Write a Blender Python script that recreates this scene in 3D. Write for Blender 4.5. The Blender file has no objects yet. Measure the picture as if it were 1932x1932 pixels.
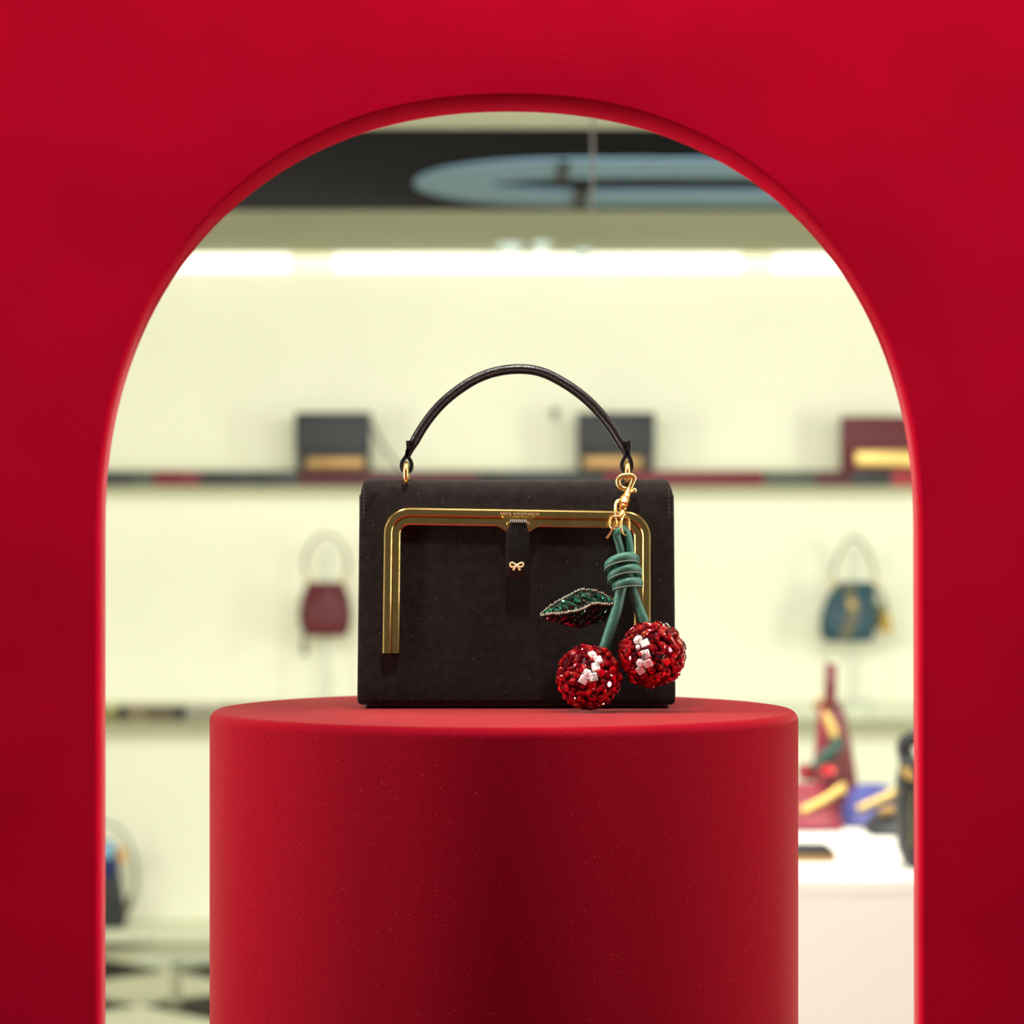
import bpy, bmesh, math, random
from mathutils import Vector, Matrix, Quaternion

random.seed(7)
C = bpy.context.scene.collection
SC = bpy.context.scene
PI = math.pi

# ------------------------------------------------------------------ camera
F = 5000.0            # focal length in pixels of the 1932 frame
CZ = 1.31             # camera height
HY = 1040.0           # horizon row
cd = bpy.data.cameras.new('camera')
cd.sensor_width = 36.0
cd.lens = F / 1932 * 36.0
cd.shift_y = (HY - 966) / 1932.0
cd.clip_start = 0.05
cd.clip_end = 60
cd.dof.use_dof = True
cd.dof.focus_distance = 1.99
cd.dof.aperture_fstop = 6.3
cam = bpy.data.objects.new('camera', cd)
cam.location = (0, 0, CZ)
cam.rotation_euler = (PI / 2, 0, 0)
C.objects.link(cam)
SC.camera = cam

# ------------------------------------------------------------------ world, lamps, exposure
SC.view_settings.view_transform = 'Standard'
SC.view_settings.look = 'None'
SC.view_settings.gamma = 1
SC.view_settings.use_curve_mapping = False
SC.view_settings.exposure = 0.0
w = bpy.data.worlds.new('street')
w.use_nodes = True
w.node_tree.nodes['Background'].inputs[0].default_value = (0.95, 0.85, 0.72, 1)
w.node_tree.nodes['Background'].inputs[1].default_value = 0.12
SC.world = w


def lamp(name, kind, loc, target, power, color=(1, 1, 1), size=0.1, size_y=None, spot=60, blend=0.4):
    d = bpy.data.lights.new(name, kind)
    d.energy = power
    d.color = color
    if kind == 'AREA':
        d.shape = 'RECTANGLE' if size_y else 'SQUARE'
        d.size = size
        if size_y:
            d.size_y = size_y
    else:
        d.shadow_soft_size = size
    if kind == 'SPOT':
        d.spot_size = math.radians(spot)
        d.spot_blend = blend
    o = bpy.data.objects.new(name, d)
    o.location = loc
    o.rotation_euler = (Vector(target) - Vector(loc)).to_track_quat('-Z', 'Y').to_euler()
    C.objects.link(o)
    return o


WARM = (1.0, 0.96, 0.88)
# ceiling lamps of the shop, and two unseen upright fills added for the wall
lamp('shop_area_light', 'AREA', (0.3, 4.95, 2.22), (0.3, 8.0, 0.2), 140, (0.97, 0.975, 0.92), 3.4, 0.7)
lamp('shop_area_light', 'AREA', (-2.7, 5.0, 1.35), (0.4, 9.0, 1.0), 36, (0.97, 0.975, 0.92), 0.5, 1.2)  # unseen fill, added to soften the shade under the shelves
lamp('shop_area_light', 'AREA', (3.0, 5.6, 1.35), (0.2, 9.0, 1.0), 36, (0.97, 0.975, 0.92), 0.5, 1.2)  # its counterpart on the right, added fill as well
lamp('shop_area_light', 'AREA', (0.3, 3.0, 2.24), (0.7, 4.4, 0.3), 88, (1, 0.97, 0.93), 2.6, 0.8)
# lamp at the window head, plus added unseen side fill for the red panel
lamp('panel_area_light', 'AREA', (0.05, 1.40, 2.24), (0.05, 1.75, 1.2), 10.5, (1, 0.94, 0.88), 0.4, 0.10)
lamp('panel_area_light', 'AREA', (-1.05, 1.42, 1.4), (-0.3, 1.75, 1.35), 3.6, (1, 0.94, 0.88), 0.1, 1.3)  # unseen side fill, added to even out the light on the panel
lamp('panel_area_light', 'AREA', (1.05, 1.42, 1.4), (0.3, 1.75, 1.35), 2.8, (1, 0.94, 0.88), 0.1, 1.3)  # weaker added fill from the right
# spots behind the panel, over the plinth
lamp('display_spot', 'SPOT', (-0.42, 1.90, 2.24), (0.0, 2.03, 1.22), 21, WARM, 0.02, spot=42)
lamp('display_spot', 'SPOT', (0.42, 1.90, 2.24), (0.0, 2.03, 1.22), 19, WARM, 0.02, spot=42)
lamp('display_spot', 'SPOT', (0.0, 1.82, 2.10), (0.07, 2.0, 1.25), 36, WARM, 0.025, spot=30)
# upright lamps at both sides behind the panel
lamp('side_lamp', 'AREA', (-0.95, 1.85, 1.30), (0, 1.88, 1.25), 15, (1, 0.93, 0.86), 0.06, 1.4)
lamp('side_lamp', 'AREA', (0.95, 1.86, 1.30), (0, 1.90, 1.25), 9, (1, 0.95, 0.9), 0.06, 1.4)


# ------------------------------------------------------------------ helpers
def P(px, py, Y):
    """photo direction (px,py) at the real distance Y"""
    return Vector(((px - 966) / F * Y, Y, CZ - (py - HY) / F * Y))


def crystal(name, stops, rough=0.05, metal=0.6, cell=270, tilt=0.6, rand=0.5):
    """cut glass: clear coat over foil facets, sparkle painted as cells of their own tilt and tone"""
    m = bpy.data.materials.new(name)
    m.use_nodes = True
    nt = m.node_tree
    b = nt.nodes['Principled BSDF']
    b.inputs['Roughness'].default_value = rough
    b.inputs['Metallic'].default_value = metal
    b.inputs['Coat Weight'].default_value = 1.0
    b.inputs['Coat Roughness'].default_value = 0.02
    b.inputs['Coat IOR'].default_value = 1.6
    N = nt.nodes.new
    Lk = nt.links.new
    tc = N('ShaderNodeTexCoord')
    oi = N('ShaderNodeObjectInfo')
    sc = N('ShaderNodeVectorMath')
    sc.operation = 'ADD'
    Lk(tc.outputs['Object'], sc.inputs[0])
    Lk(oi.outputs['Random'], sc.inputs[1])
    vo = N('ShaderNodeTexVoronoi')
    vo.inputs['Scale'].default_value = cell
    Lk(sc.outputs[0], vo.inputs['Vector'])
    sp = N('ShaderNodeSeparateColor')
    Lk(vo.outputs['Color'], sp.inputs[0])
    r = N('ShaderNodeValToRGB')  # light and dark tones stand in for the sparkle of inner facets
    while len(r.color_ramp.elements) < len(stops):
        r.color_ramp.elements.new(0.5)
    for e, (p, c) in zip(r.color_ramp.elements, stops):
        e.position = p
        e.color = (*c, 1)
    Lk(sp.outputs[0], r.inputs['Fac'])
    mr = N('ShaderNodeMapRange')
    mr.inputs['To Min'].default_value = 1 - rand
    mr.inputs['To Max'].default_value = 1 + rand * 0.5
    Lk(oi.outputs['Random'], mr.inputs['Value'])
    mx = N('ShaderNodeMix')
    mx.data_type = 'RGBA'
    mx.blend_type = 'MULTIPLY'
    mx.inputs['Factor'].default_value = 1
    Lk(r.outputs['Color'], mx.inputs['A'])
    Lk(mr.outputs['Result'], mx.inputs['B'])
    Lk(mx.outputs['Result'], b.inputs['Base Color'])
    ge = N('ShaderNodeNewGeometry')
    su = N('ShaderNodeVectorMath')
    su.operation = 'SUBTRACT'
    Lk(vo.outputs['Color'], su.inputs[0])
    su.inputs[1].default_value = (0.5, 0.5, 0.5)
    ml = N('ShaderNodeVectorMath')
    ml.operation = 'SCALE'
    ml.inputs['Scale'].default_value = tilt
    Lk(su.outputs[0], ml.inputs[0])
    ad = N('ShaderNodeVectorMath')
    ad.operation = 'ADD'
    Lk(ge.outputs['Normal'], ad.inputs[0])
    Lk(ml.outputs[0], ad.inputs[1])
    no = N('ShaderNodeVectorMath')
    no.operation = 'NORMALIZE'
    Lk(ad.outputs[0], no.inputs[0])
    Lk(no.outputs[0], b.inputs['Normal'])
    return m


def mat(name, base, rough=0.6, metal=0.0, spec=0.3, coat=0.0, sheen=0.0, sheen_tint=(1, 1, 1), sheen_rough=0.4,
        trans=0.0, ior=1.5, var=0.12, scale=40.0, bump=0.0, bump_scale=300.0, emit=None, rand=0.0, detail=3.0, specks=None):
    m = bpy.data.materials.new(name)
    m.use_nodes = True
    nt = m.node_tree
    b = nt.nodes['Principled BSDF']
    b.inputs['Roughness'].default_value = rough
    b.inputs['Metallic'].default_value = metal
    b.inputs['Specular IOR Level'].default_value = spec
    b.inputs['Coat Weight'].default_value = coat
    b.inputs['Coat Roughness'].default_value = 0.05
    b.inputs['Sheen Weight'].default_value = sheen
    b.inputs['Sheen Roughness'].default_value = sheen_rough
    b.inputs['Sheen Tint'].default_value = (*sheen_tint, 1)
    b.inputs['Transmission Weight'].default_value = trans
    b.inputs['IOR'].default_value = ior
    tc = nt.nodes.new('ShaderNodeTexCoord')
    n = nt.nodes.new('ShaderNodeTexNoise')
    n.inputs['Scale'].default_value = scale
    n.inputs['Detail'].default_value = detail
    nt.links.new(tc.outputs['Object'], n.inputs['Vector'])
    r = nt.nodes.new('ShaderNodeValToRGB')
    r.color_ramp.elements[0].position = 0.3
    r.color_ramp.elements[1].position = 0.7
    r.color_ramp.elements[0].color = (*[max(0, c * (1 - var)) for c in base], 1)
    r.color_ramp.elements[1].color = (*[min(1, c * (1 + var)) for c in base], 1)
    nt.links.new(n.outputs['Fac'], r.inputs['Fac'])
    out = r.outputs['Color']
    if rand:
        oi = nt.nodes.new('ShaderNodeObjectInfo')
        mr = nt.nodes.new('ShaderNodeMapRange')
        mr.inputs['To Min'].default_value = 1 - rand
        mr.inputs['To Max'].default_value = 1 + rand * 0.6
        nt.links.new(oi.outputs['Random'], mr.inputs['Value'])
        mx = nt.nodes.new('ShaderNodeMix')
        mx.data_type = 'RGBA'
        mx.blend_type = 'MULTIPLY'
        mx.inputs['Factor'].default_value = 1
        nt.links.new(out, mx.inputs['A'])
        nt.links.new(mr.outputs['Result'], mx.inputs['B'])
        out = mx.outputs['Result']
    if specks:      # dust lint: (cells per metre, radius in cells, share of cells, colour)
        vo = nt.nodes.new('ShaderNodeTexVoronoi')
        vo.inputs['Scale'].default_value = specks[0]
        nt.links.new(tc.outputs['Object'], vo.inputs['Vector'])
        lt = nt.nodes.new('ShaderNodeMath')
        lt.operation = 'LESS_THAN'
        lt.inputs[1].default_value = specks[1]
        nt.links.new(vo.outputs['Distance'], lt.inputs[0])
        sp = nt.nodes.new('ShaderNodeSeparateColor')
        nt.links.new(vo.outputs['Color'], sp.inputs[0])
        l2 = nt.nodes.new('ShaderNodeMath')
        l2.operation = 'LESS_THAN'
        l2.inputs[1].default_value = specks[2]
        nt.links.new(sp.outputs[0], l2.inputs[0])
        mu = nt.nodes.new('ShaderNodeMath')
        mu.operation = 'MULTIPLY'
        nt.links.new(lt.outputs[0], mu.inputs[0])
        nt.links.new(l2.outputs[0], mu.inputs[1])
        m3 = nt.nodes.new('ShaderNodeMix')
        m3.data_type = 'RGBA'
        m3.inputs['B'].default_value = (*specks[3], 1)
        nt.links.new(mu.outputs[0], m3.inputs['Factor'])
        nt.links.new(out, m3.inputs['A'])
        out = m3.outputs['Result']
    nt.links.new(out, b.inputs['Base Color'])
    if bump:
        n2 = nt.nodes.new('ShaderNodeTexNoise')
        n2.inputs['Scale'].default_value = bump_scale
        n2.inputs['Detail'].default_value = 4
        nt.links.new(tc.outputs['Object'], n2.inputs['Vector'])
        bp = nt.nodes.new('ShaderNodeBump')
        bp.inputs['Strength'].default_value = bump
        bp.inputs['Distance'].default_value = 0.001
        nt.links.new(n2.outputs['Fac'], bp.inputs['Height'])
        nt.links.new(bp.outputs['Normal'], b.inputs['Normal'])
    if emit:
        b.inputs['Emission Color'].default_value = (*emit[0], 1)
        b.inputs['Emission Strength'].default_value = emit[1]
    return m


WL = {}   # world location of each object's origin


def tag(o, label=None, cat=None, group=None, kind=None):
    if label:
        o['label'] = label
    if cat:
        o['category'] = cat
    if group:
        o['group'] = group
    if kind:
        o['kind'] = kind
    return o


def link(name, mesh, parent=None, loc=None, rot=None):
    o = bpy.data.objects.new(name, mesh)
    C.objects.link(o)
    base = WL[parent.name] if parent else Vector((0, 0, 0))
    wl = Vector(loc) if loc is not None else base
    WL[o.name] = wl
    if parent:
        o.parent = parent
    o.location = wl - base
    if rot is not None:
        o.rotation_mode = 'QUATERNION'
        o.rotation_quaternion = rot
    return o


def thing(name, loc, label, cat, group=None):
    o = link(name, None, None, loc)
    o.empty_display_size = 0.05
    return tag(o, label, cat, group)


class MB:
    def __init__(s):
        s.v = []
        s.f = []

    def add(s, verts, faces):
        n = len(s.v)
        s.v += [Vector(p) for p in verts]
        s.f += [tuple(i + n for i in f) for f in faces]
        return s

    def box(s, a, b, r=0.0, seg=2):
        a = Vector(a)
        b = Vector(b)
        bm = bmesh.new()
        bmesh.ops.create_cube(bm, size=1)
        for v in bm.verts:
            v.co = Vector([(a[i] + b[i]) / 2 + v.co[i] * abs(b[i] - a[i]) for i in range(3)])
        if r > 0:
            bmesh.ops.bevel(bm, geom=bm.edges[:], offset=r, segments=seg, affect='EDGES', profile=0.5)
        return s.bm(bm)

    def bm(s, bm):
        bm.verts.index_update()
        s.add([v.co.copy() for v in bm.verts], [[v.index for v in f.verts] for f in bm.faces])
        bm.free()
        return s

    def sweep(s, path, section, closed=False, up=Vector((0, -1, 0)), fixed_up=False, radii=None, cap=True):
        """section: list of (a,b): a along the side vector, b along the frame's other vector"""
        path = [Vector(p) for p in path]
        n = len(path)
        rings = []
        prev = None
        for i in range(n):
            if closed:
                t = path[(i + 1) % n] - path[i - 1]
            else:
                t = path[min(i + 1, n - 1)] - path[max(i - 1, 0)]
            t.normalize()
            if fixed_up or prev is None:
                u = Vector(up)
                u = u - t * u.dot(t)
                if u.length < 1e-4:
                    u = t.orthogonal()
                u.normalize()
            else:
                u = prev - t * prev.dot(t)
                u.normalize()
            prev = u
            sd = t.cross(u)
            k = radii[i] if radii else 1.0
            rings.append([path[i] + sd * (a * k) + u * (b * k) for a, b in section])
        m = len(section)
        verts = [p for r in rings for p in r]
        faces = []
        for i in range(n if closed else n - 1):
            j = (i + 1) % n
            for k in range(m):
                l = (k + 1) % m
                faces.append((i * m + k, i * m + l, j * m + l, j * m + k))
        if not closed and cap:
            faces.append(tuple(range(m))[::-1])
            faces.append(tuple((n - 1) * m + k for k in range(m)))
        return s.add(verts, faces)

    def tube(s, path, r, seg=12, closed=False, radii=None, up=Vector((0.13, -1, 0.21))):
        sec = [(math.cos(2 * PI * k / seg) * r, math.sin(2 * PI * k / seg) * r) for k in range(seg)]
        return s.sweep(path, sec, closed, up, False, radii)

    def lathe(s, prof, center, axis='Z', seg=48):
        c = Vector(center)
        verts = []
        faces = []
        n = len(prof)
        for i in range(seg):
            a = 2 * PI * i / seg
            for r, h in prof:
                p = Vector((r * math.cos(a), r * math.sin(a), h))
                if axis == 'Y':
                    p = Vector((p.x, p.z, -p.y))
                elif axis == 'X':
                    p = Vector((p.z, p.x, p.y))
                verts.append(c + p)
        for i in range(seg):
            j = (i + 1) % seg
            for k in range(n - 1):
                faces.append((i * n + k, j * n + k, j * n + k + 1, i * n + k + 1))
        faces.append(tuple(i * n for i in range(seg))[::-1])
        faces.append(tuple(i * n + n - 1 for i in range(seg)))
        return s.add(verts, faces)

    def prism(s, pts, dirv, r=0.0):
        """flat outline pts extruded by dirv"""
        n = len(pts)
        d = Vector(dirv)
        bm = bmesh.new()
        a = [bm.verts.new(p) for p in pts]
        b = [bm.verts.new(Vector(p) + d) for p in pts]
        bm.faces.new(a[::-1])
        bm.faces.new(b)
        for i in range(n):
            j = (i + 1) % n
            bm.faces.new((a[i], a[j], b[j], b[i]))
        bmesh.ops.recalc_face_normals(bm, faces=bm.faces[:])
        if r > 0:
            es = [e for e in bm.edges if not (e.verts[0] in a and e.verts[1] in b or e.verts[1] in a and e.verts[0] in b)]
            bmesh.ops.bevel(bm, geom=es, offset=r, segments=2, affect='EDGES', profile=0.5)
        return s.bm(bm)

    def loft(s, secs, seg=32, cap=True):
        """secs: (center Vector, half width x, half depth y, exponent)"""
        verts = []
        faces = []
        for c, a, b, e in secs:
            for k in range(seg):
                t = 2 * PI * k / seg
                ct, st = math.cos(t), math.sin(t)
                verts.append(Vector(c) + Vector((a * math.copysign(abs(ct) ** (2 / e), ct), b * math.copysign(abs(st) ** (2 / e), st), 0)))
        n = len(secs)
        for i in range(n - 1):
            for k in range(seg):
                l = (k + 1) % seg
                faces.append((i * seg + k, i * seg + l, (i + 1) * seg + l, (i + 1) * seg + k))
        if cap:
            faces.append(tuple(range(seg))[::-1])
            faces.append(tuple((n - 1) * seg + k for k in range(seg)))
        return s.add(verts, faces)

    def build(s, name, m, parent=None, smooth=True, angle=40, origin=None):
        me = bpy.data.meshes.new(name)
        off = WL[parent.name] if parent else (Vector(origin) if origin is not None else Vector((0, 0, 0)))
        me.from_pydata([p - off for p in s.v], [], s.f)
        me.update()
        bm = bmesh.new()
        bm.from_mesh(me)
        bmesh.ops.recalc_face_normals(bm, faces=bm.faces[:])
        bm.to_mesh(me)
        bm.free()
        if smooth:
            for p in me.polygons:
                p.use_smooth = True
            me.set_sharp_from_angle(angle=math.radians(angle))
        me.materials.append(m)
        o = link(name, me, parent, off if not parent else None)
        return o


def cat(pts, n=8, closed=False):
    """Catmull-Rom through pts"""
    pts = [Vector(p) for p in pts]
    out = []
    N = len(pts)
    for i in range(N if closed else N - 1):
        if closed:
            p0, p1, p2, p3 = pts[i - 1], pts[i], pts[(i + 1) % N], pts[(i + 2) % N]
        else:
            p0, p1, p2, p3 = pts[max(i - 1, 0)], pts[i], pts[i + 1], pts[min(i + 2, N - 1)]
        for k in range(n):
            t = k / n
            out.append(0.5 * ((2 * p1) + (-p0 + p2) * t + (2 * p0 - 5 * p1 + 4 * p2 - p3) * t * t + (-p0 + 3 * p1 - 3 * p2 + p3) * t ** 3))
    if not closed:
        out.append(pts[-1])
    return out


def torus_path(c, r, axis='Y', n=24, rz=None, tilt=None):
    pts = []
    for k in range(n):
        a = 2 * PI * k / n
        p = Vector((r * math.cos(a), 0, (rz or r) * math.sin(a)))
        if axis == 'X':
            p = Vector((0, p.x, p.z))
        elif axis == 'Z':
            p = Vector((p.x, p.z, 0))
        if tilt:
            p = tilt @ p
        pts.append(Vector(c) + p)
    return pts


# ------------------------------------------------------------------ materials
M = {}
M['panel'] = mat('red_flock_panel', (0.50, 0.0016, 0.022), 0.9, spec=0.03, sheen=0.40, sheen_tint=(1, 0.36, 0.36), sheen_rough=0.22, var=0.10, scale=9, bump=0.25, bump_scale=420, detail=8)
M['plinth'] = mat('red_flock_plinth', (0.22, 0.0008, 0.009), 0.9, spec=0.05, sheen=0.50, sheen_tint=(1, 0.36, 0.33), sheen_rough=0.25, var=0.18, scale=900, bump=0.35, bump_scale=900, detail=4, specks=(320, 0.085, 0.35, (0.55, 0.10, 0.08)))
M['suede'] = mat('black_suede', (0.014, 0.0115, 0.0105), 0.9, spec=0.1, sheen=0.16, sheen_tint=(1, 0.85, 0.8), sheen_rough=0.4, var=0.35, scale=160, bump=0.35, bump_scale=1500, detail=8, specks=(210, 0.09, 0.22, (0.16, 0.14, 0.125)))
M['leather'] = mat('black_leather', (0.008, 0.007, 0.0075), 0.33, spec=0.5, var=0.2, bump=0.5, bump_scale=420)
M['creased'] = mat('creased_black_leather', (0.008, 0.007, 0.0075), 0.28, spec=0.6, var=0.2, bump=1.0, bump_scale=260)
M['thread'] = mat('grey_thread', (0.09, 0.075, 0.07), 0.6)
M['pale_thread'] = mat('pale_thread', (0.5, 0.46, 0.42), 0.6)
M['gold'] = mat('brushed_gold', (0.80, 0.58, 0.22), 0.17, 1.0, var=0.10, scale=60, bump=0.03, bump_scale=700)
M['bright_gold'] = mat('polished_gold', (1.0, 0.70, 0.25), 0.26, 0.95, spec=0.8, var=0.05)
M['engrave'] = mat('engraved_gold', (0.95, 0.62, 0.30), 0.4, 0.1, var=0.05)
M['foil'] = mat('gold_foil', (0.95, 0.85, 0.42), 0.35, 0.4, var=0.05)
M['green_cord'] = mat('green_leather_cord', (0.040, 0.170, 0.118), 0.36, spec=0.5, var=0.18, scale=120, bump=0.5, bump_scale=900)
M['cord_edge'] = mat('pale_green_cord_edge', (0.16, 0.26, 0.19), 0.5)
M['core'] = mat('dark_red_core', (0.10, 0.001, 0.006), 0.4)
M['ruby'] = crystal('red_crystal', ((0.0, (0.10, 0.0, 0.005)), (0.35, (0.42, 0.002, 0.014)), (0.7, (0.90, 0.010, 0.030)), (1.0, (1.0, 0.10, 0.05))))
M['garnet'] = crystal('deep_red_crystal', ((0.0, (0.03, 0.0, 0.003)), (0.5, (0.22, 0.001, 0.010)), (0.85, (0.60, 0.004, 0.02)), (1.0, (0.9, 0.04, 0.04))))
M['clear'] = crystal('clear_crystal', ((0.0, (0.16, 0.14, 0.13)), (0.22, (0.75, 0.71, 0.68)), (0.45, (1.0, 0.97, 0.94)), (1.0, (1.0, 1.0, 1.0))), 0.14, 0.12, 330, 0.45, 0.1)
M['emerald'] = crystal('emerald_crystal', ((0.0, (0.002, 0.02, 0.012)), (0.5, (0.006, 0.10, 0.055)), (0.85, (0.015, 0.34, 0.18)), (1.0, (0.10, 0.7, 0.42))), 0.06, 0.5, 300, 0.45, 0.7)
M['leafcore'] = mat('dark_leaf_backing', (0.006, 0.012, 0.009), 0.6)
M['bead'] = mat('green_glass_bead', (0.66, 0.74, 0.50), 0.10, 0.4, spec=0.8, coat=1.0, var=0.5, scale=900)
M['darkbead'] = mat('dark_glass_bead', (0.03, 0.02, 0.015), 0.08, 0.4, spec=0.8, coat=1.0, var=0.7, scale=900)
M['wall'] = mat('cream_wall_paint', (0.84, 0.845, 0.68), 0.85, spec=0.15, var=0.02, scale=2)
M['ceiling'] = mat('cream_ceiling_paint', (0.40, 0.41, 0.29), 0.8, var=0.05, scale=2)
M['recess'] = mat('black_ceiling_recess', (0.011, 0.010, 0.008), 0.7)
M['raft'] = mat('blue_grey_ceiling_raft', (0.15, 0.27, 0.38), 0.6, var=0.06, scale=3)
M['tube'] = mat('strip_lamp_diffuser', (0.9, 0.9, 0.85), 0.4, emit=((1.0, 0.98, 0.80), 1.25))
M['tube_dim'] = mat('strip_lamp_joint', (0.8, 0.78, 0.6), 0.4, emit=((1.0, 0.90, 0.58), 0.62))
M['spotpaint'] = mat('pale_spot_paint', (0.72, 0.85, 0.82), 0.4)
M['white'] = mat('white_lacquer', (0.90, 0.86, 0.79), 0.45, var=0.02, scale=3)
M['shelf'] = mat('pale_shelf_lacquer', (0.84, 0.84, 0.66), 0.35, var=0.03, scale=4)
M['tile_light'] = mat('cream_marble_tile', (0.62, 0.61, 0.44), 0.5, spec=0.15, var=0.10, scale=6)
M['tile_dark'] = mat('black_marble_tile', (0.022, 0.017, 0.012), 0.6, spec=0.08, var=0.4, scale=6)
M['grout'] = mat('grey_grout', (0.30, 0.28, 0.2), 0.8)
M['steel'] = mat('brushed_steel', (0.30, 0.30, 0.20), 0.4, 0.3, var=0.06)
M['rod'] = mat('grey_rod', (0.16, 0.16, 0.14), 0.5)
M['glass'] = mat('pale_glass', (0.80, 0.95, 0.85), 0.05, trans=0.9, ior=1.45, var=0.02)
M['acrylic'] = mat('frosted_acrylic', (0.80, 0.83, 0.70), 0.3, trans=0.25, var=0.02)
M['black_bag'] = mat('dark_slate_leather', (0.030, 0.032, 0.034), 0.5, var=0.2)
M['burgundy'] = mat('burgundy_leather', (0.11, 0.014, 0.018), 0.5, var=0.2)
M['bordeaux'] = mat('bordeaux_leather', (0.105, 0.022, 0.022), 0.45, var=0.2)
M['crimson'] = mat('crimson_leather', (0.20, 0.018, 0.032), 0.45, var=0.2)
M['teal'] = mat('teal_leather', (0.022, 0.070, 0.092), 0.45, var=0.25)
M['navy'] = mat('indigo_leather', (0.058, 0.060, 0.215), 0.45, var=0.2)
M['ink'] = mat('ink_blue_leather', (0.015, 0.03, 0.12), 0.4, var=0.2)
M['sky'] = mat('sky_blue_leather', (0.25, 0.48, 0.65), 0.45, var=0.2)
M['orange'] = mat('orange_leather', (0.75, 0.38, 0.10), 0.5, var=0.2)
M['bag_gold'] = mat('satin_gold_metal', (0.70, 0.50, 0.16), 0.4, 0.6, var=0.1)
M['bronze'] = mat('satin_bronze_metal', (0.36, 0.22, 0.08), 0.4, 0.5, var=0.1)
M['olive'] = mat('olive_leather', (0.12, 0.12, 0.045), 0.5, var=0.2)
M['yellow'] = mat('ochre_leather', (0.55, 0.36, 0.06), 0.5, var=0.2)
M['taupe'] = mat('taupe_leather', (0.20, 0.175, 0.12), 0.5, var=0.1)
M['dgreen'] = mat('bottle_green_leather', (0.03, 0.075, 0.055), 0.5, var=0.2)
E = {  # shelf edge colours, most standing in for reflections of the goods
    'green': mat('green_black_reflection', (0.030, 0.040, 0.032), 0.4),
    'black': mat('black_edge_tone', (0.024, 0.026, 0.024), 0.4),
    'red': mat('red_reflection', (0.15, 0.008, 0.012), 0.4),
    'brightred': mat('bright_red_reflection', (0.32, 0.012, 0.02), 0.4),
    'wine': mat('wine_reflection', (0.075, 0.009, 0.011), 0.4),
    'moss': mat('moss_green_reflection', (0.065, 0.085, 0.055), 0.4),
    'olive': mat('olive_reflection', (0.22, 0.22, 0.07), 0.3, 0.3),
    'brown': mat('brown_reflection', (0.12, 0.09, 0.05), 0.4),
    'tan': mat('tan_reflection', (0.22, 0.17, 0.09), 0.4),
    'grey': mat('grey_reflection', (0.28, 0.27, 0.20), 0.3),
    'pale': mat('pale_edge_tone', (0.62, 0.66, 0.48), 0.3),
}

# ------------------------------------------------------------------ the room
WY = 9.0            # back wall
CEIL = CZ + 1.008


def struct(mb, name, m, **k):
    return tag(mb.build(name, m, **k), kind='structure')


struct(MB().box((-3.2, WY, 0), (3.4, WY + 0.15, 2.75)), 'wall_back', M['wall'])
struct(MB().box((-3.35, 2.4, 0), (-3.2, WY + 0.15, 2.75)), 'wall_left', M['wall'])
struct(MB().box((3.4, 2.4, 0), (3.55, WY + 0.15, 2.75)), 'wall_right', M['wall'])
cb = MB()
RX0, RX1, RY0, RY1 = -1.7, 2.6, 6.32, 7.86
cb.box((-3.2, 1.55, CEIL), (3.4, RY0, CEIL + 0.1))
cb.box((-3.2, RY1, CEIL), (3.4, WY, CEIL + 0.1))
cb.box((-3.2, RY0, CEIL), (RX0, RY1, CEIL + 0.1))
cb.box((RX1, RY0, CEIL), (3.4, RY1, CEIL + 0.1))
ceil = struct(cb, 'ceiling', M['ceiling'])
rb = MB()
rb.box((RX0, RY0, CEIL + 0.30), (RX1, RY1, CEIL + 0.33))
for a_, b_ in (((RX0, RY0), (RX0 + 0.01, RY1)), ((RX1 - 0.01, RY0), (RX1, RY1)), ((RX0 + 0.01, RY0), (RX1 - 0.01, RY0 + 0.01)), ((RX0 + 0.01, RY1 - 0.01), (RX1 - 0.01, RY1))):
    rb.box((*a_, CEIL + 0.001), (*b_, CEIL + 0.30))
rb.build('ceiling_recess', M['recess'], ceil)

floor = struct(MB().box((-3.2, 1.5, -0.1), (3.4, WY, 0.0)), 'floor', M['grout'])
# diagonal chequer tiles
D = 0.625
h = D / 2 - 0.003
tm = {}
for key in ('tile_light', 'tile_dark'):
    mb = MB()
    z0, z1 = 0.0, 0.008
    o_ = [(-h, 0), (0, -h), (h, 0), (0, h)]
    i_ = [(x * 0.985, y * 0.985) for x, y in o_]
    mb.add([(x, y, z0) for x, y in o_] + [(x, y, z1 - 0.002) for x, y in o_] + [(x, y, z1) for x, y in i_],
           [(0, 1, 5, 4), (1, 2, 6, 5), (2, 3, 7, 6), (3, 0, 4, 7), (4, 5, 9, 8), (5, 6, 10, 9), (6, 7, 11, 10), (7, 4, 8, 11), (8, 9, 10, 11)])
    me = bpy.data.meshes.new(key)
    me.from_pydata(mb.v, [], mb.f)
    me.materials.append(M[key])
    tm[key] = me
cx0 = -1.38
cy0 = 1.31 * F / (1780 - HY)
for i in range(-3, 6):
    for j in range(-8, 1):
        for key, ox, oy in (('tile_dark', 0, 0), ('tile_light', D / 2, D / 2)):
            x = cx0 + i * D + ox
            y = cy0 + j * D + oy
            if -3.2 + h < x < 3.4 - h and 4.0 < y < WY - h:
                link('floor_tile', tm[key], floor, (x, y, 0.0))

# ------------------------------------------------------------------ strip lamp at the head of the back wall
sx0, sx1 = -1.75, 1.75
sl = thing('strip_light', (0, WY - 0.03, CEIL - 0.06), 'long glowing strip light along the top of the cream back wall', 'light')
MB().box((sx0 - 0.05, WY - 0.022, CEIL - 0.066), (sx1 + 0.05, WY, CEIL)).build('housing', M['white'], sl)


def sx(px):
    return (px - 966) / F * (WY - 0.03)


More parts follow.
